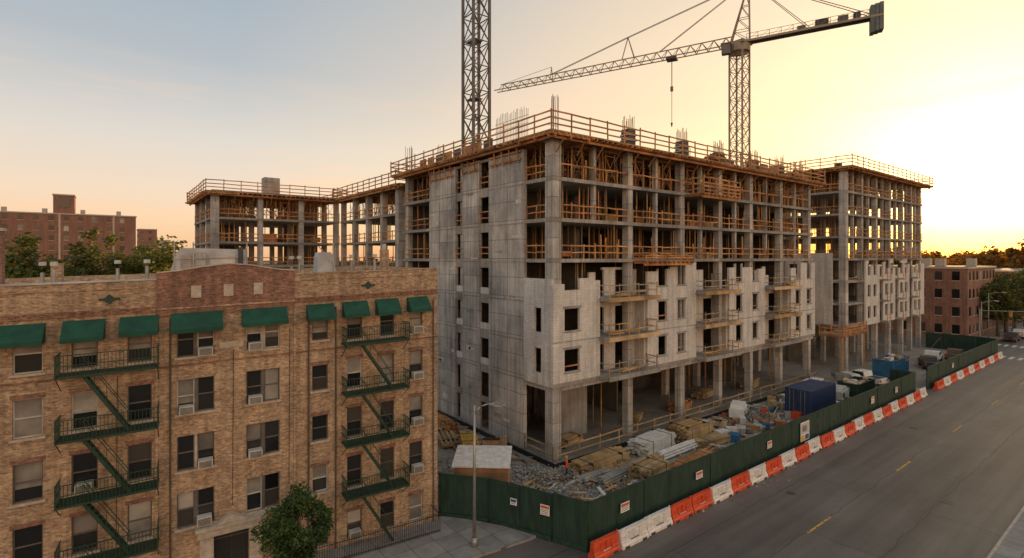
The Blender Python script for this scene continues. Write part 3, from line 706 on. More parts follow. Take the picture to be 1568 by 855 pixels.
for f in (.2,.4,.6,.8): a.beam(Q(1.2,-.6,.2).lerp(T,f),Q(1.2,.6,.2).lerp(T,f),.07,.07,CRANE2)
g['cab'].obox(Q(1.7,1.4,-.9),(1.2,1.0,1.4),th,CRANE); g['cab'].obox(Q(1.7,1.4,-.1),(1.4,1.2,.1),th,CRANE2)
r=g['ropes']
K1=Q(16.6,0,4.6); 
for s_ in (-.3,.3): r.beam(Q(15.6,s_,1.2),K1,.11,.11,CRANE2)
r.beam(Q(17.6,0,1.2),K1,.11,.11,CRANE2)
for s_ in (-.15,.15):
    off=S*s_
    r.beam(T+off,K1+off,.07,.07,DARK); r.beam(K1+off,Q(30,0,1.1)+off,.07,.07,DARK); r.beam(T+off,Q(11.5,0,1.3)+off,.07,.07,DARK)
    r.beam(T+off,Q(-LC+1.5,0,.6)+off*3,.08,.08,DARK); r.beam(T+off,Q(-9,0,.4)+off*3,.07,.07,DARK)
r.beam(Q(30,-.6,0),Q(30.,0,2.4),.09,.09,CRANE2); r.beam(Q(30,.6,0),Q(30.,0,2.4),.09,.09,CRANE2); r.beam(Q(30,0,2.4),Q(L-1,0,1.0),.05,.05,DARK)
g['trolley'].obox(Q(9.7,0,-.25),(1.6,1.5,.35),th,DARK)
for s_ in (-.12,.12): g['hook'].beam(Q(9.7,s_,-.3),Q(9.7,s_,-4.6),.06,.06,DARK)
g['hook'].obox(Q(9.7,0,-4.9),(.4,.4,.7),th,REBAR); g['hook'].beam(Q(9.7,0,-5.2),Q(9.7,0,-10.2),.06,.06,DARK)
g['hook'].cyl(Q(9.7,0,-10.2),Q(9.7,0,-10.8),.2,DARK,8,.08)
g.done()
# ================================================================== fence & barriers
def fence_run(name,pts,h=2.75,step=2.4):
    g=G(name); f=g['screen_panels']; ps=g['posts']
    for (xa,ya),(xb,yb) in zip(pts[:-1],pts[1:]):
        L=math.hypot(xb-xa,yb-ya); n=max(1,round(L/step)); an=math.atan2(yb-ya,xb-xa)
        for i in range(n):
            t0,t1=i/n,(i+1)/n; x0_,y0_=xa+(xb-xa)*t0,ya+(yb-ya)*t0; x1_,y1_=xa+(xb-xa)*t1,ya+(yb-ya)*t1
            hh=h+U(-.09,.09); off=U(-.05,.05)
            f.obox(((x0_+x1_)/2-math.sin(an)*off,(y0_+y1_)/2+math.cos(an)*off,hh/2+.03),(L/n-.02,.03,hh),an,SCREEN,U(-.008,.008))
            ps.beam((x0_,y0_+.06,0),(x0_,y0_+.06,h+.05),.08,.08,GREEN)
            f.obox(((x0_+x1_)/2,(y0_+y1_)/2+.0,h+.02),(L/n,.10,.08),an,GREEN)
            f.obox(((x0_+x1_)/2+math.sin(an)*.07,(y0_+y1_)/2-math.cos(an)*.07,.18),(L/n-.1,.04,.3),an,GREEN)
            if i%2==0: ps.beam((x0_,y0_+.1,h*.75),(x0_,y0_+1.5,.05),.07,.07,WOOD)
    g.done()
fence_run('construction_fence',[(16.75,29.45),(18.8,26.95),(21.35,20.9)])
fence_run('construction_fence',[(21.4,20.88),(76.8,20.88)])
fence_run('construction_fence',[(81.3,20.88),(118.8,20.88),(119.8,24),(119.8,31)])
fence_run('construction_fence',[(76.8,20.9),(76.9,23.5)]); 
prof=[(-.3,.0),(.3,.0),(.3,.18),(.17,.42),(.12,.95),(-.12,.95),(-.17,.42),(-.3,.18)]
def barrier(x,y,L,mat):
    g=G('traffic_barrier',(x,y,.002),U(-.012,.012)); m=g['body']
    m.prism([(p_,q_) for p_,q_ in prof],'x',.04,L-.04,mat)
    m.box(.25,.6,-.33,.33,.0,.12,DARK); m.box(L-.6,L-.25,-.33,.33,0,.12,DARK)
    for q in (.3,.62): m.box(.15,L-.15,-.185 if q>.5 else -.25,-.10,q,q+.05,mat)
    for q in (.3,.5,.7): m.box(L*q-.06,L*q+.06,-.22,-.1,.25,.85,mat)
    m.cyl((L-.01,0,.1),(L-.01,0,1.05),.05,mat,8); m.box(.3,.5,-.05,.05,.95,1.0,mat)
    m.box(L*.35,L*.65,-.225,-.221,.28,.4,DARK if mat is WHP else WHP)
    g.done()
x=20.9; seq=[(2.1,0)]+[(2.4,1)]*2+[(2.2,0)]*2
i=0; k=0
while x<76:
    L_,c_= seq[i] if i<len(seq) else (2.4,(i+0)%2)
    barrier(x,20.15+U(-.1,.1),L_-.03,ORP if c_==0 else WHP); x+=L_; i+=1
x=82
while x<117: barrier(x,20.2,2.9,ORP if k%2==0 else WHP); x+=2.95; k+=1
def fsign(x,y,z,w,h,an=0,stripe=ORP):
    g=G('fence_sign',(x,y,z),an); m=g['panel']; m.box(-w/2,w/2,-.015,.015,-h/2,h/2,WHITE); m.box(-w/2+.04,w/2-.04,-.02,-.0155,h/2-.2,h/2-.06,stripe)
    for q in (0,.1,.2): m.box(-w/2+.06,w/2-.12,-.019,-.0155,-h/2+.08+q,-h/2+.11+q,DARK)
    for sx in (-1,1): m.cyl((sx*(w/2-.04),-.02,h/2-.03),(sx*(w/2-.04),.04,h/2-.03),.012,DARK,6)
    g.done()
for x,w,h in ((24.3,.75,.55),(31.9,.75,.5),(41.5,.7,.55),(63,.8,.7),(70,.7,.6),(92,.8,.6)): fsign(x,20.76,1.75,w,h)
g=G('site_map_sign',(47.6,20.76,1.6)); m=g['panel']; m.box(-.8,.8,-.02,.02,-.8,.8,WHITE); m.box(-.7,.7,-.026,-.0205,-.2,.7,MACW); m.box(-.7,-.1,-.026,-.0205,-.7,-.3,YEL); m.box(.0,.7,-.026,-.0205,-.7,-.3,BLUE2); m.box(-.5,.3,-.03,-.0265,0,.5,STEEL); g.done()
an=math.atan2(20.9-26.95,21.35-18.8)
ux,uy=math.cos(an),math.sin(an)
for f,w,h,st in ((.28,.45,.4,BLUE2),(.60,.6,.6,ORP)):
    x=18.8+2.55*f; y=26.95-6.05*f; fsign(x+uy*.14,y-ux*.14,1.8,w,h,an,st)
# ================================================================== street lamp
def lamp(x,y,h,an,arm=2.0):
    g=G('street_lamp',(x,y,.12),an); m=g['pole']
    m.cyl((0,0,0),(0,0,.5),.2,STEEL,12,.16); m.cyl((0,0,.5),(0,0,h),.1,STEEL,10,.06)
    pts=[(0,0,h-.5),(arm*.3,0,h-.05),(arm*.7,0,h+.12),(arm,0,h+.15)]
    for a_,b_ in zip(pts[:-1],pts[1:]): m.cyl(a_,b_,.045,STEEL,8)
    hd=g['lamp_head']; hd.prism([(arm-.1,h+.1),(arm+.65,h+.1),(arm+.6,h+.2),(arm+.1,h+.27),(arm-.1,h+.2)],'y',-.15,.15,STEEL); hd.box(arm+.08,arm+.55,-.11,.11,h+.06,h+.098,WHITE)
    g.done(('pole',))
lamp(16.5,25.1,8.0,math.radians(-50),1.1)
lamp(138,25.6,9.5,math.radians(-90)); lamp(160,25.6,9.5,math.radians(-90)); lamp(190,6,9.5,math.radians(90)); lamp(133.5,25.8,8,math.radians(-60))
g=G('traffic_signal',(134.2,26.2,.1)); m=g['pole']; m.cyl((0,0,0),(0,0,6.5),.12,STEEL,8); m.cyl((0,0,6.2),(-1,-9,6.6),.08,STEEL,8)
for a_ in (.5,.95): 
    hx,hy=-1*a_,-9*a_; m.box(hx-.2,hx+.2,hy-.2,hy+.2,5.4,6.5,YEL)
    for q in (0,1,2): m.cyl((hx-.2,hy,5.6+q*.35),(hx-.24,hy,5.6+q*.35),.12,DARK if q else ORP,8)
g.done()
# ================================================================== trees
def leafcloud(mb,c,rx,rz,n,size,ncl,mat,fill=.35):
    cl=[]
    for i in range(ncl):
        while True:
            v=Vector((U(-1,1),U(-1,1),U(-1,1)))
            if fill<v.length<1: break
        s_=U(.8,1.08) if R()<.75 else 1.2
        cl.append((Vector((c[0]+v.x*rx*s_*.85,c[1]+v.y*rx*s_*.85,c[2]+v.z*rz*s_*.85)),U(.18,.38)*rx))
    vs=[];fs=[]
    for i in range(n):
        cc,r_=random.choice(cl); d=Vector((random.gauss(0,1),random.gauss(0,1),random.gauss(0,.8))).normalized()*r_*(R()**.45)
        p=cc+d; a=Vector((U(-1,1),U(-1,1),U(-.6,.6))).normalized(); b_=a.cross(Vector((U(-1,1),U(-1,1),U(-1,1)))).normalized()
        s1=size*U(.6,1.3); a=a*s1; b_=b_*s1*.6
        k=len(vs); vs+=[p-a,p+b_,p+a,p-b_]; fs.append((k,k+1,k+2,k+3))
    mb.add(vs,fs,mat); return cl
def tree(name,x,y,h,rx,n,size,mat,ncl=30,trunk=.35):
    g=G(name,(x,y,0)); crown=g['crown']; rz=(h*(1-trunk))/2; c=(0,0,h-rz)
    cl=leafcloud(crown,c,rx,rz,n,size,ncl,mat); t=g['trunk']; r0=.03*h
    t.cyl((0,0,0),(.05,0,h*trunk),r0,TRUNK,8,r0*.7); t.cyl((.05,0,h*trunk),(0,.05,h*.8),r0*.7,TRUNK,8,r0*.2)
    for cc,_ in cl[:14]: 
        b0=Vector((.03,0,h*trunk*U(.9,1.5))); t.cyl(b0,cc,r0*.3,TRUNK,5,r0*.08)
    g.done()
tree('street_tree',7.2,26.3,5.4,1.75,14000,.08,LEAF,50,.3)
def mass(name,L,mat,n,size,ncl=26):
    mb=MB()
    for x,y,h,r_ in L:
        leafcloud(mb,(x,y,h*.55),r_,h*.42,n,size,ncl,mat,.1); mb.cyl((x,y,0),(x,y,h*.5),.3,TRUNK,5)
    mb.make(name)
L=[]
for i in range(30): L.append((-46+i*1.95+U(-2,2),U(108,128),U(18.5,21.5),U(4.5,6.5)))
mass('tree_belt',L,LEAFD,1900,.42)
L=[]
for i in range(34): L.append((U(232,330),U(38,100),U(17,24),U(7,10)))
mass('autumn_tree_belt',L,LEAFA,1300,.75)
for i,(x,y,h) in enumerate(((147,25.8,12),(155,25.9,13.5),(164,26,14),(174,25.6,15),(186,25.6,14),(200,25.8,14),(218,25.5,14),(150,4.5,12),(175,4,13),(205,4,14))): tree('street_tree',x,y,h,4.6,3200,.32,LEAFD,34,.25)
L=[]
for i in range(60): L.append((U(-200,420),U(330,420),U(11,17),U(8,12)))
for i in range(50): L.append((U(330,520),U(-80,160),U(12,20),U(9,13)))
mass('distant_trees',L,LEAFD,500,1.5)
# ================================================================== distant buildings
def winbuilding(name,x0,x1,y0,y1,h,mat,nst,pitch=3.2,wmat=GLASS,extra=None):
    g=G(name); b1=g['walls']; b1.box(x0,x1,y0,y1,0,h,mat); b1.box(x0-.2,x1+.2,y0-.2,y1+.2,h,h+.35,STONE)
    g['roof'].box(x0+.4,x1-.4,y0+.4,y1-.4,h+.35,h+.4,BROOF)
    w=g['windows']; sh=h/nst
    for k in range(nst):
        z=k*sh+sh*.35
        x=x0+1.2
        while x<x1-1.6:
            w.box(x,x+1.2,y0-.03,y0-.005,z,z+sh*.5,wmat if R()<.8 else BLIND); w.box(x-.08,x+1.28,y0-.1,y0-.004,z-.15,z-.02,STONE); x+=pitch
        y=y0+1.2
        while y<y1-1.6:
            w.box(x0-.03,x0-.005,y,y+1.2,z,z+sh*.5,wmat if R()<.8 else BLIND); w.box(x0-.1,x0-.004,y-.08,y+1.28,z-.15,z-.02,STONE); y+=pitch
    if extra: extra(g)
    g.done()
def ex1(g):
    g['penthouse'].box(-13.4,-8.4,212,220,30.1,35.6,REDF)
    g['penthouse'].box(-13.6,-8.2,211.8,220.2,35.6,36,STONE); g['penthouse'].box(-12.4,-9.4,211.9,211.99,32,34.5,GLASS)
    for i in range(9): x=-70+i*9; g['roof_vents'].box(x,x+1.2,213,214,30.1,31.5,STEEL)
    for x in (-62,-45,-27,-12,1): g['facade_bands'].box(x,x+.5,208.9,208.99,0,29.6,STONE)
winbuilding('brick_apartment_block',-80,7,209,226,29.6,REDF,10,3.4,GLASS,ex1)
winbuilding('distant_building',12,20,330,345,31,REDF,9)
winbuilding('distant_building',24,33,420,440,28,STONE,8)
def ex2(g):
    for x,y in ((140,33),(150,38),(155,31)): g['roof_vents'].box(x,x+1.6,y,y+1.6,14.6,16.4,STONE)
    for z in (3.6,7.2): 
        g['fire_escape'].box(146,150,27.0,28.0,z+.0,z+.08,BLACK)
        for q in range(28): g['fire_escape'].beam((146+q*.15,27.0,z),(146+q*.15,27.0,z+.95),.03,.03,BLACK)
winbuilding('red_brick_building',135,158,28.2,52,14.3,REDB,4,2.8,GLASS,ex2)
winbuilding('red_brick_building',176,215,29,50,13,REDB,4,3)
winbuilding('row_house',225,260,29,50,12,REDF,3,3)
winbuilding('distant_building',300,330,0,22,14,STONE,4,3.5)
winbuilding('distant_building',250,285,-25,0,11,REDF,3,3.5)
# ================================================================== site contents
def stack(name,x,y,L,W,H,an,mat,layer=.14,z=0.02,bw=.2):
    g=G(name,(x,y,z),an); m=g['bundle']
    for s_ in (-L*.3,L*.3): m.box(s_-.06,s_+.06,-W/2,W/2,0,.1,WOOD)
    n=max(1,int(H/layer)); nb=max(1,int(W/bw))
    for k in range(n):
        for i in range(nb):
            if k==n-1 and R()<.25: continue
            l=L*U(.85,1.04); o=U(-.2,.2); yy=-W/2+(i+.5)*W/nb
            m.box(o-l/2,o+l/2,yy-W/nb*.45,yy+W/nb*.45,.1+k*layer,.1+(k+1)*layer-.02,mat)
    for s_ in (-L*.32,L*.32): m.box(s_-.02,s_+.02,-W/2-.01,W/2+.01,.1,.1+n*layer+.01,DARK)
    g.done()
def pipes(name,x,y,L,W,nl,an,mat,r_=.1):
    g=G(name,(x,y,.1),an); m=g['pipes']
    for k in range(nl):
        n=int(W/(2*r_))-k
        for i in range(n):
            yy=-W/2+r_+i*2*r_+k*r_; o=U(-.3,.3); m.cyl((o-L/2,yy,r_+k*1.75*r_),(o+L/2,yy,r_+k*1.75*r_),r_*.97,mat,8)
    for s_ in (-L*.3,L*.3): m.box(s_-.06,s_+.06,-W/2,W/2,-.09,0,WOOD)
    g.done()
stack('lumber_stack',31.0,29.0,5.5,1.6,.8,.05,WOOD)
stack('lumber_stack',33.2,27.3,6.0,1.0,.4,-.08,WOOD)
pipes('pipe_stack',31.2,26.7,6.0,1.2,3,.1,STEEL,.08)
pipes('pipe_stack',29.8,27.7,5.0,.9,2,-.05,STEEL,.07)
stack('timber_stack',32.2,25.2,3.0,1.8,1.1,.12,WOOD,.2)
stack('white_panel_stack',37.0,28.6,4.5,2.0,1.3,.1,TARP,.12,bw=.3)
pipes('pipe_stack',38.2,27.0,5,1.2,3,.02,WHP,.1)
stack('lumber_stack',41.9,28.3,4.0,2.4,1.5,.0,WOOD,.16)
stack('timber_stack',43.0,26.3,5.0,1.2,.6,-.1,WOOD)
stack('lumber_stack',37.5,25.0,5.2,1.2,.35,.1,ORW)
stack('lumber_stack',46.4,28.2,3.5,1.4,.6,.4,WOOD)
pipes('pipe_stack',34.5,24.2,6,1.0,2,.02,STEEL,.09)
stack('formwork_stack',25.4,35.6,3.6,2.0,1.1,.9,ORW,.18)
stack('formwork_stack',24.2,37.6,3.0,1.4,1.3,1.1,YEL,.18)
stack('lumber_stack',24.3,41.5,4.4,1.6,.5,1.2,WOOD)
stack('formwork_stack',25.6,44.5,4.0,1.6,1.0,1.5,ORW,.2)
stack('lumber_stack',24.5,48.8,3.5,1.6,.8,1.1,WOOD)
stack('lumber_stack',31.5,33.2,3.0,1.2,.6,.2,WOOD,z=.46); stack('lumber_stack',41,34,3.0,1.4,.5,.5,WOOD,z=.46); stack('lumber_stack',55,35,4,1.4,.8,.1,WOOD,z=.46)
stack('lumber_stack',48,33.5,3.0,1.4,.9,.2,ORW,z=.46); stack('lumber_stack',63,34,3.0,1.4,1.1,.2,WOOD,z=.46)
g=G('construction_debris'); m=g['boards']
for i in range(420):
    q=R()
    if q<.6: x,y=U(24,75),U(22.5,30.2)
    elif q<.8: x,y=U(22.5,27),U(32,56)
    else: x,y=U(24,34),U(22,30)
    m.obox((x,y,.1+U(0,.25)),(U(.6,2.8),U(.06,.25),U(.04,.12)),U(0,3.1),random.choice([WOOD,ORW,PLY,STEEL,TARP,WOOD]),U(-.1,.1),U(-.15,.15))
for i in range(130): 
    x,y=U(44,76),U(22.5,30); m.obox((x,y,.3),(U(.3,1.3),U(.2,1.0),U(.2,1.0)),U(0,3),random.choice([WOOD,MACW,TARP,STEEL,DARK,BLUE2,ORP,CONC,CMU,ORW,PLY]))
g.done()
def rocks(name,cs):
    mb=MB()
    for x,y,r_,n,sz in cs:
        for i in range(n):
            a=U(0,6.28); d=r_*R()**.6; s_=sz*U(.4,1.7); px_,py_=x+math.cos(a)*d,y+math.sin(a)*d; zz=max(0,(1-d/r_))*r_*.25*R()
            M=Matrix.Translation((px_,py_,zz))@Matrix.Rotation(U(0,3),4,Vector((R(),R(),R())).normalized())
            P_=[M@Vector((a1*s_*U(.7,1.2),a2*s_*U(.7,1.2),a3*s_*U(.7,1.2))) for a1,a2,a3 in ((1,0,0),(-1,0,0),(0,1,0),(0,-1,0),(0,0,1),(0,0,-1))]
            mb.add(P_,[(0,2,4),(2,1,4),(1,3,4),(3,0,4),(2,0,5),(1,2,5),(3,1,5),(0,3,5)],ROCK)
    mb.make(name)
rocks('rubble',[(26,28.5,4,1300,.075),(24.5,31,2.5,500,.08),(52,27.5,4,1300,.1),(48,29,2.5,500,.1),(22.5,35,3,500,.08),(30,23.5,4,600,.06),(69,26,4,600,.1),(24,50,4,600,.1),(40,23.5,5,500,.06)])
def container(name,x,y,L,W,H,mat,an=0):
    g=G(name,(x,y,.1),an); m=g['shell']; m.box(.03,L-.03,.03,W-.03,0,H-.02,mat)
    q=.12
    while q<L-.15: m.box(q,q+.1,-.01,.029,.12,H-.15,mat); m.box(q,q+.1,W-.029,W+.01,.12,H-.15,mat); q+=.21
    for xx in (0,L-.12):
        for yy in (-.02,W-.1): m.box(xx,xx+.12,yy,yy+.12,-.02,H,mat)
    for z in (0,H-.12): m.box(0.004,L-.004,-.025,.05,z+.002,z+.122,mat); m.box(0.004,L-.004,W-.05,W+.025,z+.002,z+.122,mat); m.box(-.02,.05,0.06,W-.06,z+.004,z+.124,mat)
    for yy in (.5,.9,W-.9,W-.5): m.cyl((-.05,yy,.1),(-.05,yy,H-.1),.025,STEEL,6)
    m.box(-.012,.028,W/2-.02,W/2+.02,.13,H-.13,DARK); g.done()
container('shipping_container',56.2,24.0,6.1,2.5,2.9,BLUE)
def dumpster(x,y,L,W,H,mat):
    g=G('dumpster',(x,y,.15)); m=g['body']; m.wall('x',0,L,0,.08,0,H,[],mat); m.box(0,L,W-.08,W,0,H,mat); m.box(0,.08,.08,W-.08,0,H,mat); m.box(L-.08,L,.08,W-.08,0,H,mat); m.box(.08,L-.08,.08,W-.08,0,.1,mat)
    q=.4
    while q<L-.2: m.box(q,q+.1,-.1,-.001,.1,H-.1,mat); q+=.7
    m.box(-.05,L+.05,-.12,-.002,H,H+.1,mat); m.box(-.1,-.001,0,W,H-.1,H+.05,mat)
    for i in range(16): m.obox((U(.5,L-.5),U(.5,W-.5),H-.1+U(-.2,.3)),(U(.4,1.6),U(.2,.7),U(.1,.4)),U(0,3),random.choice([WOOD,CMU,TARP,PLY]),U(-.3,.3),U(-.3,.3))
    for sx in (.6,L-.6):
        for sy in (.3,W-.3): m.cyl((sx,sy-.1,-.03),(sx,sy+.1,-.03),.12,DARK,10)
    g.done()
dumpster(84.2,25.4,6.5,2.4,2.3,BLUE2); dumpster(68.5,24,5,2.2,1.7,GREEN)
def toilet(x,y,mat):
    g=G('portable_toilet',(x,y,.05)); m=g['cabin']; m.box(0,1.1,0,1.1,.1,2.1,mat); m.box(.1,1.,-.02,-.001,.2,2.0,MACW); m.prism([(-.03,2.1),(1.13,2.1),(1.0,2.3),(.1,2.3)],'y',-.03,1.13,WHP); m.box(0,1.1,0,1.1,0,.09,DARK); m.cyl((.9,.9,2.2),(.9,.9,2.6),.05,DARK,6); g.done()
toilet(64.2,27,BLUE2); toilet(65.6,27,BLUE2)
g=G('site_shed',(18.3,30.3,.02),math.radians(-40)); m=g['walls']; m.box(0,3.6,0,2.6,0,2.3,PLY); m.box(-.02,3.62,-.03,-.002,1.2,2.2,ORW)
g['roof'].prism([(-.15,2.55),(2.75,2.95),(2.75,3.03),(-.15,2.63)],'x',-.15,3.75,TARP); m.prism([(0,2.3),(2.6,2.3),(2.6,2.92),(0,2.54)],'x',.01,3.59,ORW); g.done()
def machine(x,y,an,mat):
    g=G('concrete_pump_trailer',(x,y,.0),an); m=g['body']; m.box(-1.5,1.2,-.7,.7,.6,1.5,mat); m.prism([(-1.5,1.5),(1.0,1.5),(.7,1.85),(-1.2,1.85)],'y',-.6,.6,mat)
    m.prism([(1.2,.7),(2.1,1.1),(2.1,1.5),(1.2,1.5)],'y',-.6,.6,STEEL); m.beam((-1.5,0,.6),(-3,0,.45),.12,.12,DARK); m.box(-1.2,-.4,-.71,-.702,.8,1.3,DARK)
    for q in (-.5,.4):
        for s_ in (-.75,.75): m.cyl((q,s_-.12,.4),(q,s_+.12,.4),.38,DARK,14); m.cyl((q,s_-.13,.4),(q,s_+.13,.4),.18,STEEL,10)
    g.done()
machine(50.8,28.6,.4,WHITE); machine(66.3,25.2,.1,MACW); machine(93,28,.3,WHITE); machine(75,27.5,1.1,MACW)
def pickup(name,x,y,an,mat):
    g=G(name,(x,y,.01),an); m=g['body']
    m.prism([(-2.6,.5),(2.6,.5),(2.65,.85),(2.5,1.05),(1.2,1.12),(.6,1.7),(-.7,1.72),(-.85,1.12),(-2.6,1.12)],'y',-.92,.92,mat)
    m.prism([(.62,1.16),(1.05,1.16),(.58,1.62),(-.62,1.64),(-.72,1.16)],'y',-.925,.925,GLASS); m.box(-2.5,-.95,-.8,.8,1.121,1.125,DARK); m.prism([(1.16,1.14),(1.2,1.15),(.64,1.68),(.6,1.66)],'y',-.8,.8,GLASS)
    for q in (-1.65,1.65):
        for s_ in (-.85,.85): m.cyl((q,s_-.12,.38),(q,s_+.12,.38),.38,DARK,16); m.cyl((q,s_-.125,.38),(q,s_+.125,.38),.2,STEEL,10)
    m.box(2.62,2.7,-.85,.85,.45,.65,STEEL); m.box(2.5,2.66,-.85,-.5,.75,.9,WHITE); m.box(2.5,2.66,.5,.85,.75,.9,WHITE); m.box(-2.68,-2.58,-.85,-.65,.7,1.0,ORP); m.box(-2.68,-2.58,.65,.85,.7,1.0,ORP); g.done()
pickup('pickup_truck',104,26,.1,WHITE); pickup('pickup_truck',98,25,.4,DARK); pickup('pickup_truck',109,24.3,.05,REBAR); pickup('pickup_truck',78.8,27.2,1.4,WHITE)
pickup('pickup_truck',142,22.9,0,DARK); pickup('pickup_truck',150,22.9,0,WHITE)
pickup('pickup_truck',141,9.,3.14,DARK)
# ================================================================== worker
m,nt,b=newmat('worker_clothes'); WCL=m; sp=N(nt,'ShaderNodeSeparateXYZ'); tc=N(nt,'ShaderNodeTexCoord'); nt.links.new(tc.outputs['Object'],sp.inputs[0])
mr=N(nt,'ShaderNodeMath',operation='DIVIDE'); mr.inputs[1].default_value=1.8; nt.links.new(sp.outputs[2],mr.inputs[0])
rp=N(nt,'ShaderNodeValToRGB'); rp.color_ramp.interpolation='CONSTANT'; el=rp.color_ramp.elements
for _ in range(3): el.new(.5)
for i,(p_,c_) in enumerate(((0,(.04,.03,.02)),(.06,(.03,.04,.08)),(.52,(.75,.10,.02)),(.83,(.45,.26,.18)),(.99,(.45,.26,.18)))): el[i].position=p_; el[i].color=(*c_,1)
nt.links.new(mr.outputs[0],rp.inputs[0]); nt.links.new(rp.outputs[0],b.inputs['Base Color']); b.inputs['Roughness'].default_value=.8
def worker(x,y,z,an):
    J=dict(pel=(0,0,.95),sp=(.02,0,1.15),ch=(.04,0,1.38),nk=(.04,0,1.5),hd=(.06,0,1.6),ht=(.06,0,1.72),
      sl=(.03,.19,1.42),el=(.06,.26,1.14),wl=(.26,.22,1.02),sr=(.03,-.19,1.42),er=(-.04,-.27,1.15),wr=(.06,-.29,.9),
      hl=(0,.1,.9),kl=(.08,.12,.5),al=(.0,.13,.08),tl=(.17,.14,.04),hr=(0,-.1,.9),kr=(.0,-.12,.5),ar=(-.12,-.13,.08),tr=(.05,-.14,.04))
    rad=dict(pel=.15,sp=.14,ch=.16,nk=.065,hd=.095,ht=.085,sl=.075,el=.05,wl=.035,sr=.075,er=.05,wr=.035,hl=.1,kl=.065,al=.05,tl=.045,hr=.1,kr=.065,ar=.05,tr=.045)
    E=[('pel','sp'),('sp','ch'),('ch','nk'),('nk','hd'),('hd','ht'),('ch','sl'),('sl','el'),('el','wl'),('ch','sr'),('sr','er'),('er','wr'),('pel','hl'),('hl','kl'),('kl','al'),('al','tl'),('pel','hr'),('hr','kr'),('kr','ar'),('ar','tr')]
    for w,s_ in (('wl',1),('wr',-1)):
        base=Vector(J[w]); dr=(base-Vector(J['el' if w=='wl' else 'er'])).normalized()
        pk=w+'p'; J[pk]=tuple(base+dr*.07); rad[pk]=.032; E.append((w,pk))
        for i in range(5):
            k=w+'f%d'%i; o=Vector((0,(i-2)*.02,0)); J[k]=tuple(base+dr*(.15 if i else .1)+o+Vector((.02 if i==0 else 0,0,-.01*i))); rad[k]=.009; E.append((pk,k))
    names=list(J); me=bpy.data.meshes.new('body'); me.from_pydata([J[n] for n in names],[(names.index(a),names.index(b_)) for a,b_ in E],[])
    e=bpy.data.objects.new('construction_worker',None); col.objects.link(e); e.location=(x,y,z); e.rotation_euler=(0,0,an)
    o=bpy.data.objects.new('body',me); col.objects.link(o); o.parent=e
    sk=o.modifiers.new('skin','SKIN'); sv=me.skin_vertices[0].data
    for i,n in enumerate(names): sv[i].radius=(rad[n],rad[n]); sv[i].use_root=(n=='pel')
    o.modifiers.new('sub','SUBSURF').levels=1; o.modifiers['sub'].render_levels=1
    me.materials.append(WCL)
    h=MB(); 
    for i,(r_,z_) in enumerate(((.125,1.68),(.12,1.74),(.09,1.79))):
        r2=(.12,.09,.03)[i]; h.cyl((.06,0,z_),(.06,0,(1.74,1.79,1.815)[i]),r_,YEL,12,r2)
    h.cyl((.09,0,1.67),(.09,0,1.685),.15,YEL,12); h.make('hard_hat',e)
worker(27.0,28.6,.03,2.5)
# ================================================================== sky, sun, camera
az=math.radians(10.5); el_=math.radians(4.5)
SD=Vector((math.cos(az)*math.cos(el_),math.sin(az)*math.cos(el_),math.sin(el_)))
w=bpy.data.worlds.new('World'); scene.world=w; w.use_nodes=True; nt=w.node_tree; nt.nodes.clear()
out=N(nt,'ShaderNodeOutputWorld'); add=N(nt,'ShaderNodeAddShader'); nt.links.new(add.outputs[0],out.inputs[0])
sky=N(nt,'ShaderNodeTexSky',sky_type='NISHITA'); sky.sun_disc=False; sky.sun_elevation=el_; sky.sun_rotation=math.pi/2-az
b1=N(nt,'ShaderNodeBackground'); b1.inputs[1].default_value=.05; nt.links.new(sky.outputs[0],b1.inputs[0]); nt.links.new(b1.outputs[0],add.inputs[0])
tc=N(nt,'ShaderNodeTexCoord'); nm=N(nt,'ShaderNodeVectorMath',operation='NORMALIZE'); nt.links.new(tc.outputs['Generated'],nm.inputs[0]); V=nm.outputs[0]
sp=N(nt,'ShaderNodeSeparateXYZ'); nt.links.new(V,sp.inputs[0])
def dot(v):
    d=N(nt,'ShaderNodeVectorMath',operation='DOT_PRODUCT'); nt.links.new(V,d.inputs[0]); d.inputs[1].default_value=v; return d.outputs['Value']
base=ramp(nt,sp.outputs[2],[(0,(.84,.47,.27)),(.04,(.88,.56,.35)),(.10,(.86,.64,.48)),(.19,(.72,.635,.56)),(.31,(.45,.475,.50)),(.48,(.31,.39,.47)),(1.,(.20,.30,.44))])
ds=dot(tuple(SD)); f=ramp(nt,ds,[(.35,0.),(.62,.34),(.82,.80),(.95,1.)])
warm=ramp(nt,sp.outputs[2],[(0,(.92,.27,.03)),(.022,(1.,.38,.05)),(.05,(1.,.55,.14)),(.10,(1.,.70,.33)),(.3,(1.,.69,.40)),(.6,(.7,.6,.45))])
c=mixc(nt,f,base,warm)
mx=N(nt,'ShaderNodeMath',operation='MAXIMUM'); mx.inputs[1].default_value=0; nt.links.new(ds,mx.inputs[0])
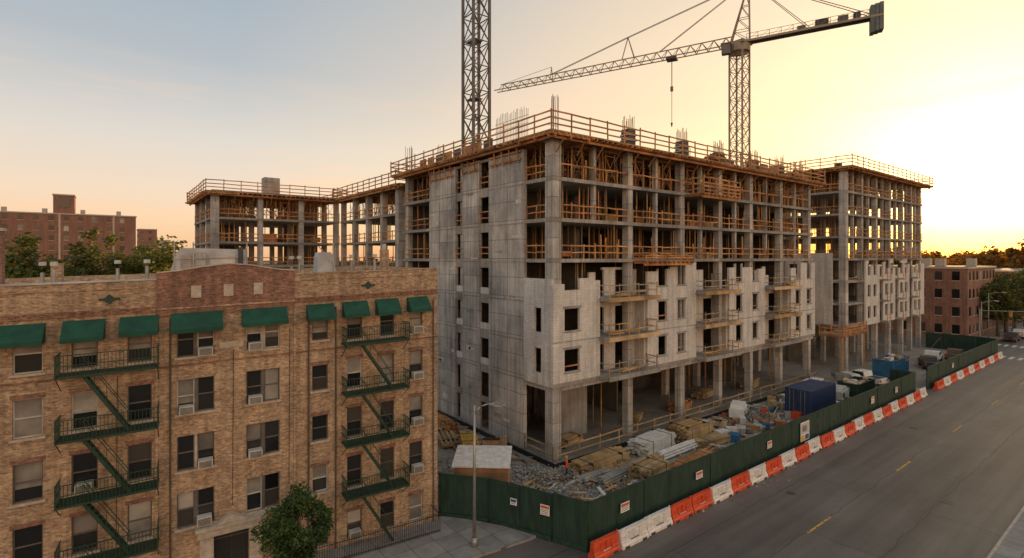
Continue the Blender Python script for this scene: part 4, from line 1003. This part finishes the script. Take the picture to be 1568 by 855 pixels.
up=ramp(nt,sp.outputs[2],[(.0,.18),(.03,.45),(.065,1.)])
def glow(p,colr,c):
    pw=N(nt,'ShaderNodeMath',operation='POWER'); nt.links.new(mx.outputs[0],pw.inputs[0]); pw.inputs[1].default_value=p
    gl=mixc(nt,1.,mixc(nt,1.,pw.outputs[0],colr,'MULTIPLY'),up,'MULTIPLY'); return mixc(nt,1.,c,gl,'ADD')
c=glow(16,(.34,.25,.14),c); c=glow(90,(2.4,1.8,.8),c)
mp=N(nt,'ShaderNodeMapping'); mp.inputs['Scale'].default_value=(1.6,1.6,14); nt.links.new(V,mp.inputs[0]); n=noise(nt,mp.outputs[0],1.6,7,.62)
cf=ramp(nt,n,[(.48,0.),(.66,.65)]); zb=ramp(nt,sp.outputs[2],[(.0,0.),(.05,.8),(.12,1.),(.22,.6),(.32,0.)])
cm=mixc(nt,1.,cf,zb,'MULTIPLY'); c=mixc(nt,cm,c,(1.0,.62,.38))
dk=dot((-.35,-.90,.25)); fk=ramp(nt,dk,[(.0,0.),(.75,1.)]); fk2=mixc(nt,fk,(1,1,1),(2.4,1.85,1.35)); c=mixc(nt,1.,c,fk2,'MULTIPLY')  # added fill: sky behind the camera brightened and warmed to light the facades
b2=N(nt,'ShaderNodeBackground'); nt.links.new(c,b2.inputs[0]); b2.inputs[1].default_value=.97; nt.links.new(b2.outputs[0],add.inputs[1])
sl=bpy.data.lights.new('sun','SUN'); sl.energy=5; sl.angle=math.radians(.6); sl.color=(1,.56,.22)
so=bpy.data.objects.new('sun',sl); col.objects.link(so); so.rotation_euler=SD.to_track_quat('Z','Y').to_euler()
cd=bpy.data.cameras.new('camera'); co=bpy.data.objects.new('camera',cd); col.objects.link(co)
co.location=(0,0,16.5); co.rotation_euler=(math.radians(90),0,math.radians(-37.4)); cd.sensor_width=36; cd.lens=18.55; cd.shift_y=-.0207; cd.clip_end=6000; cd.clip_start=.1
scene.camera=co
scene.view_settings.view_transform='Standard'; scene.view_settings.look='None'; scene.view_settings.exposure=0
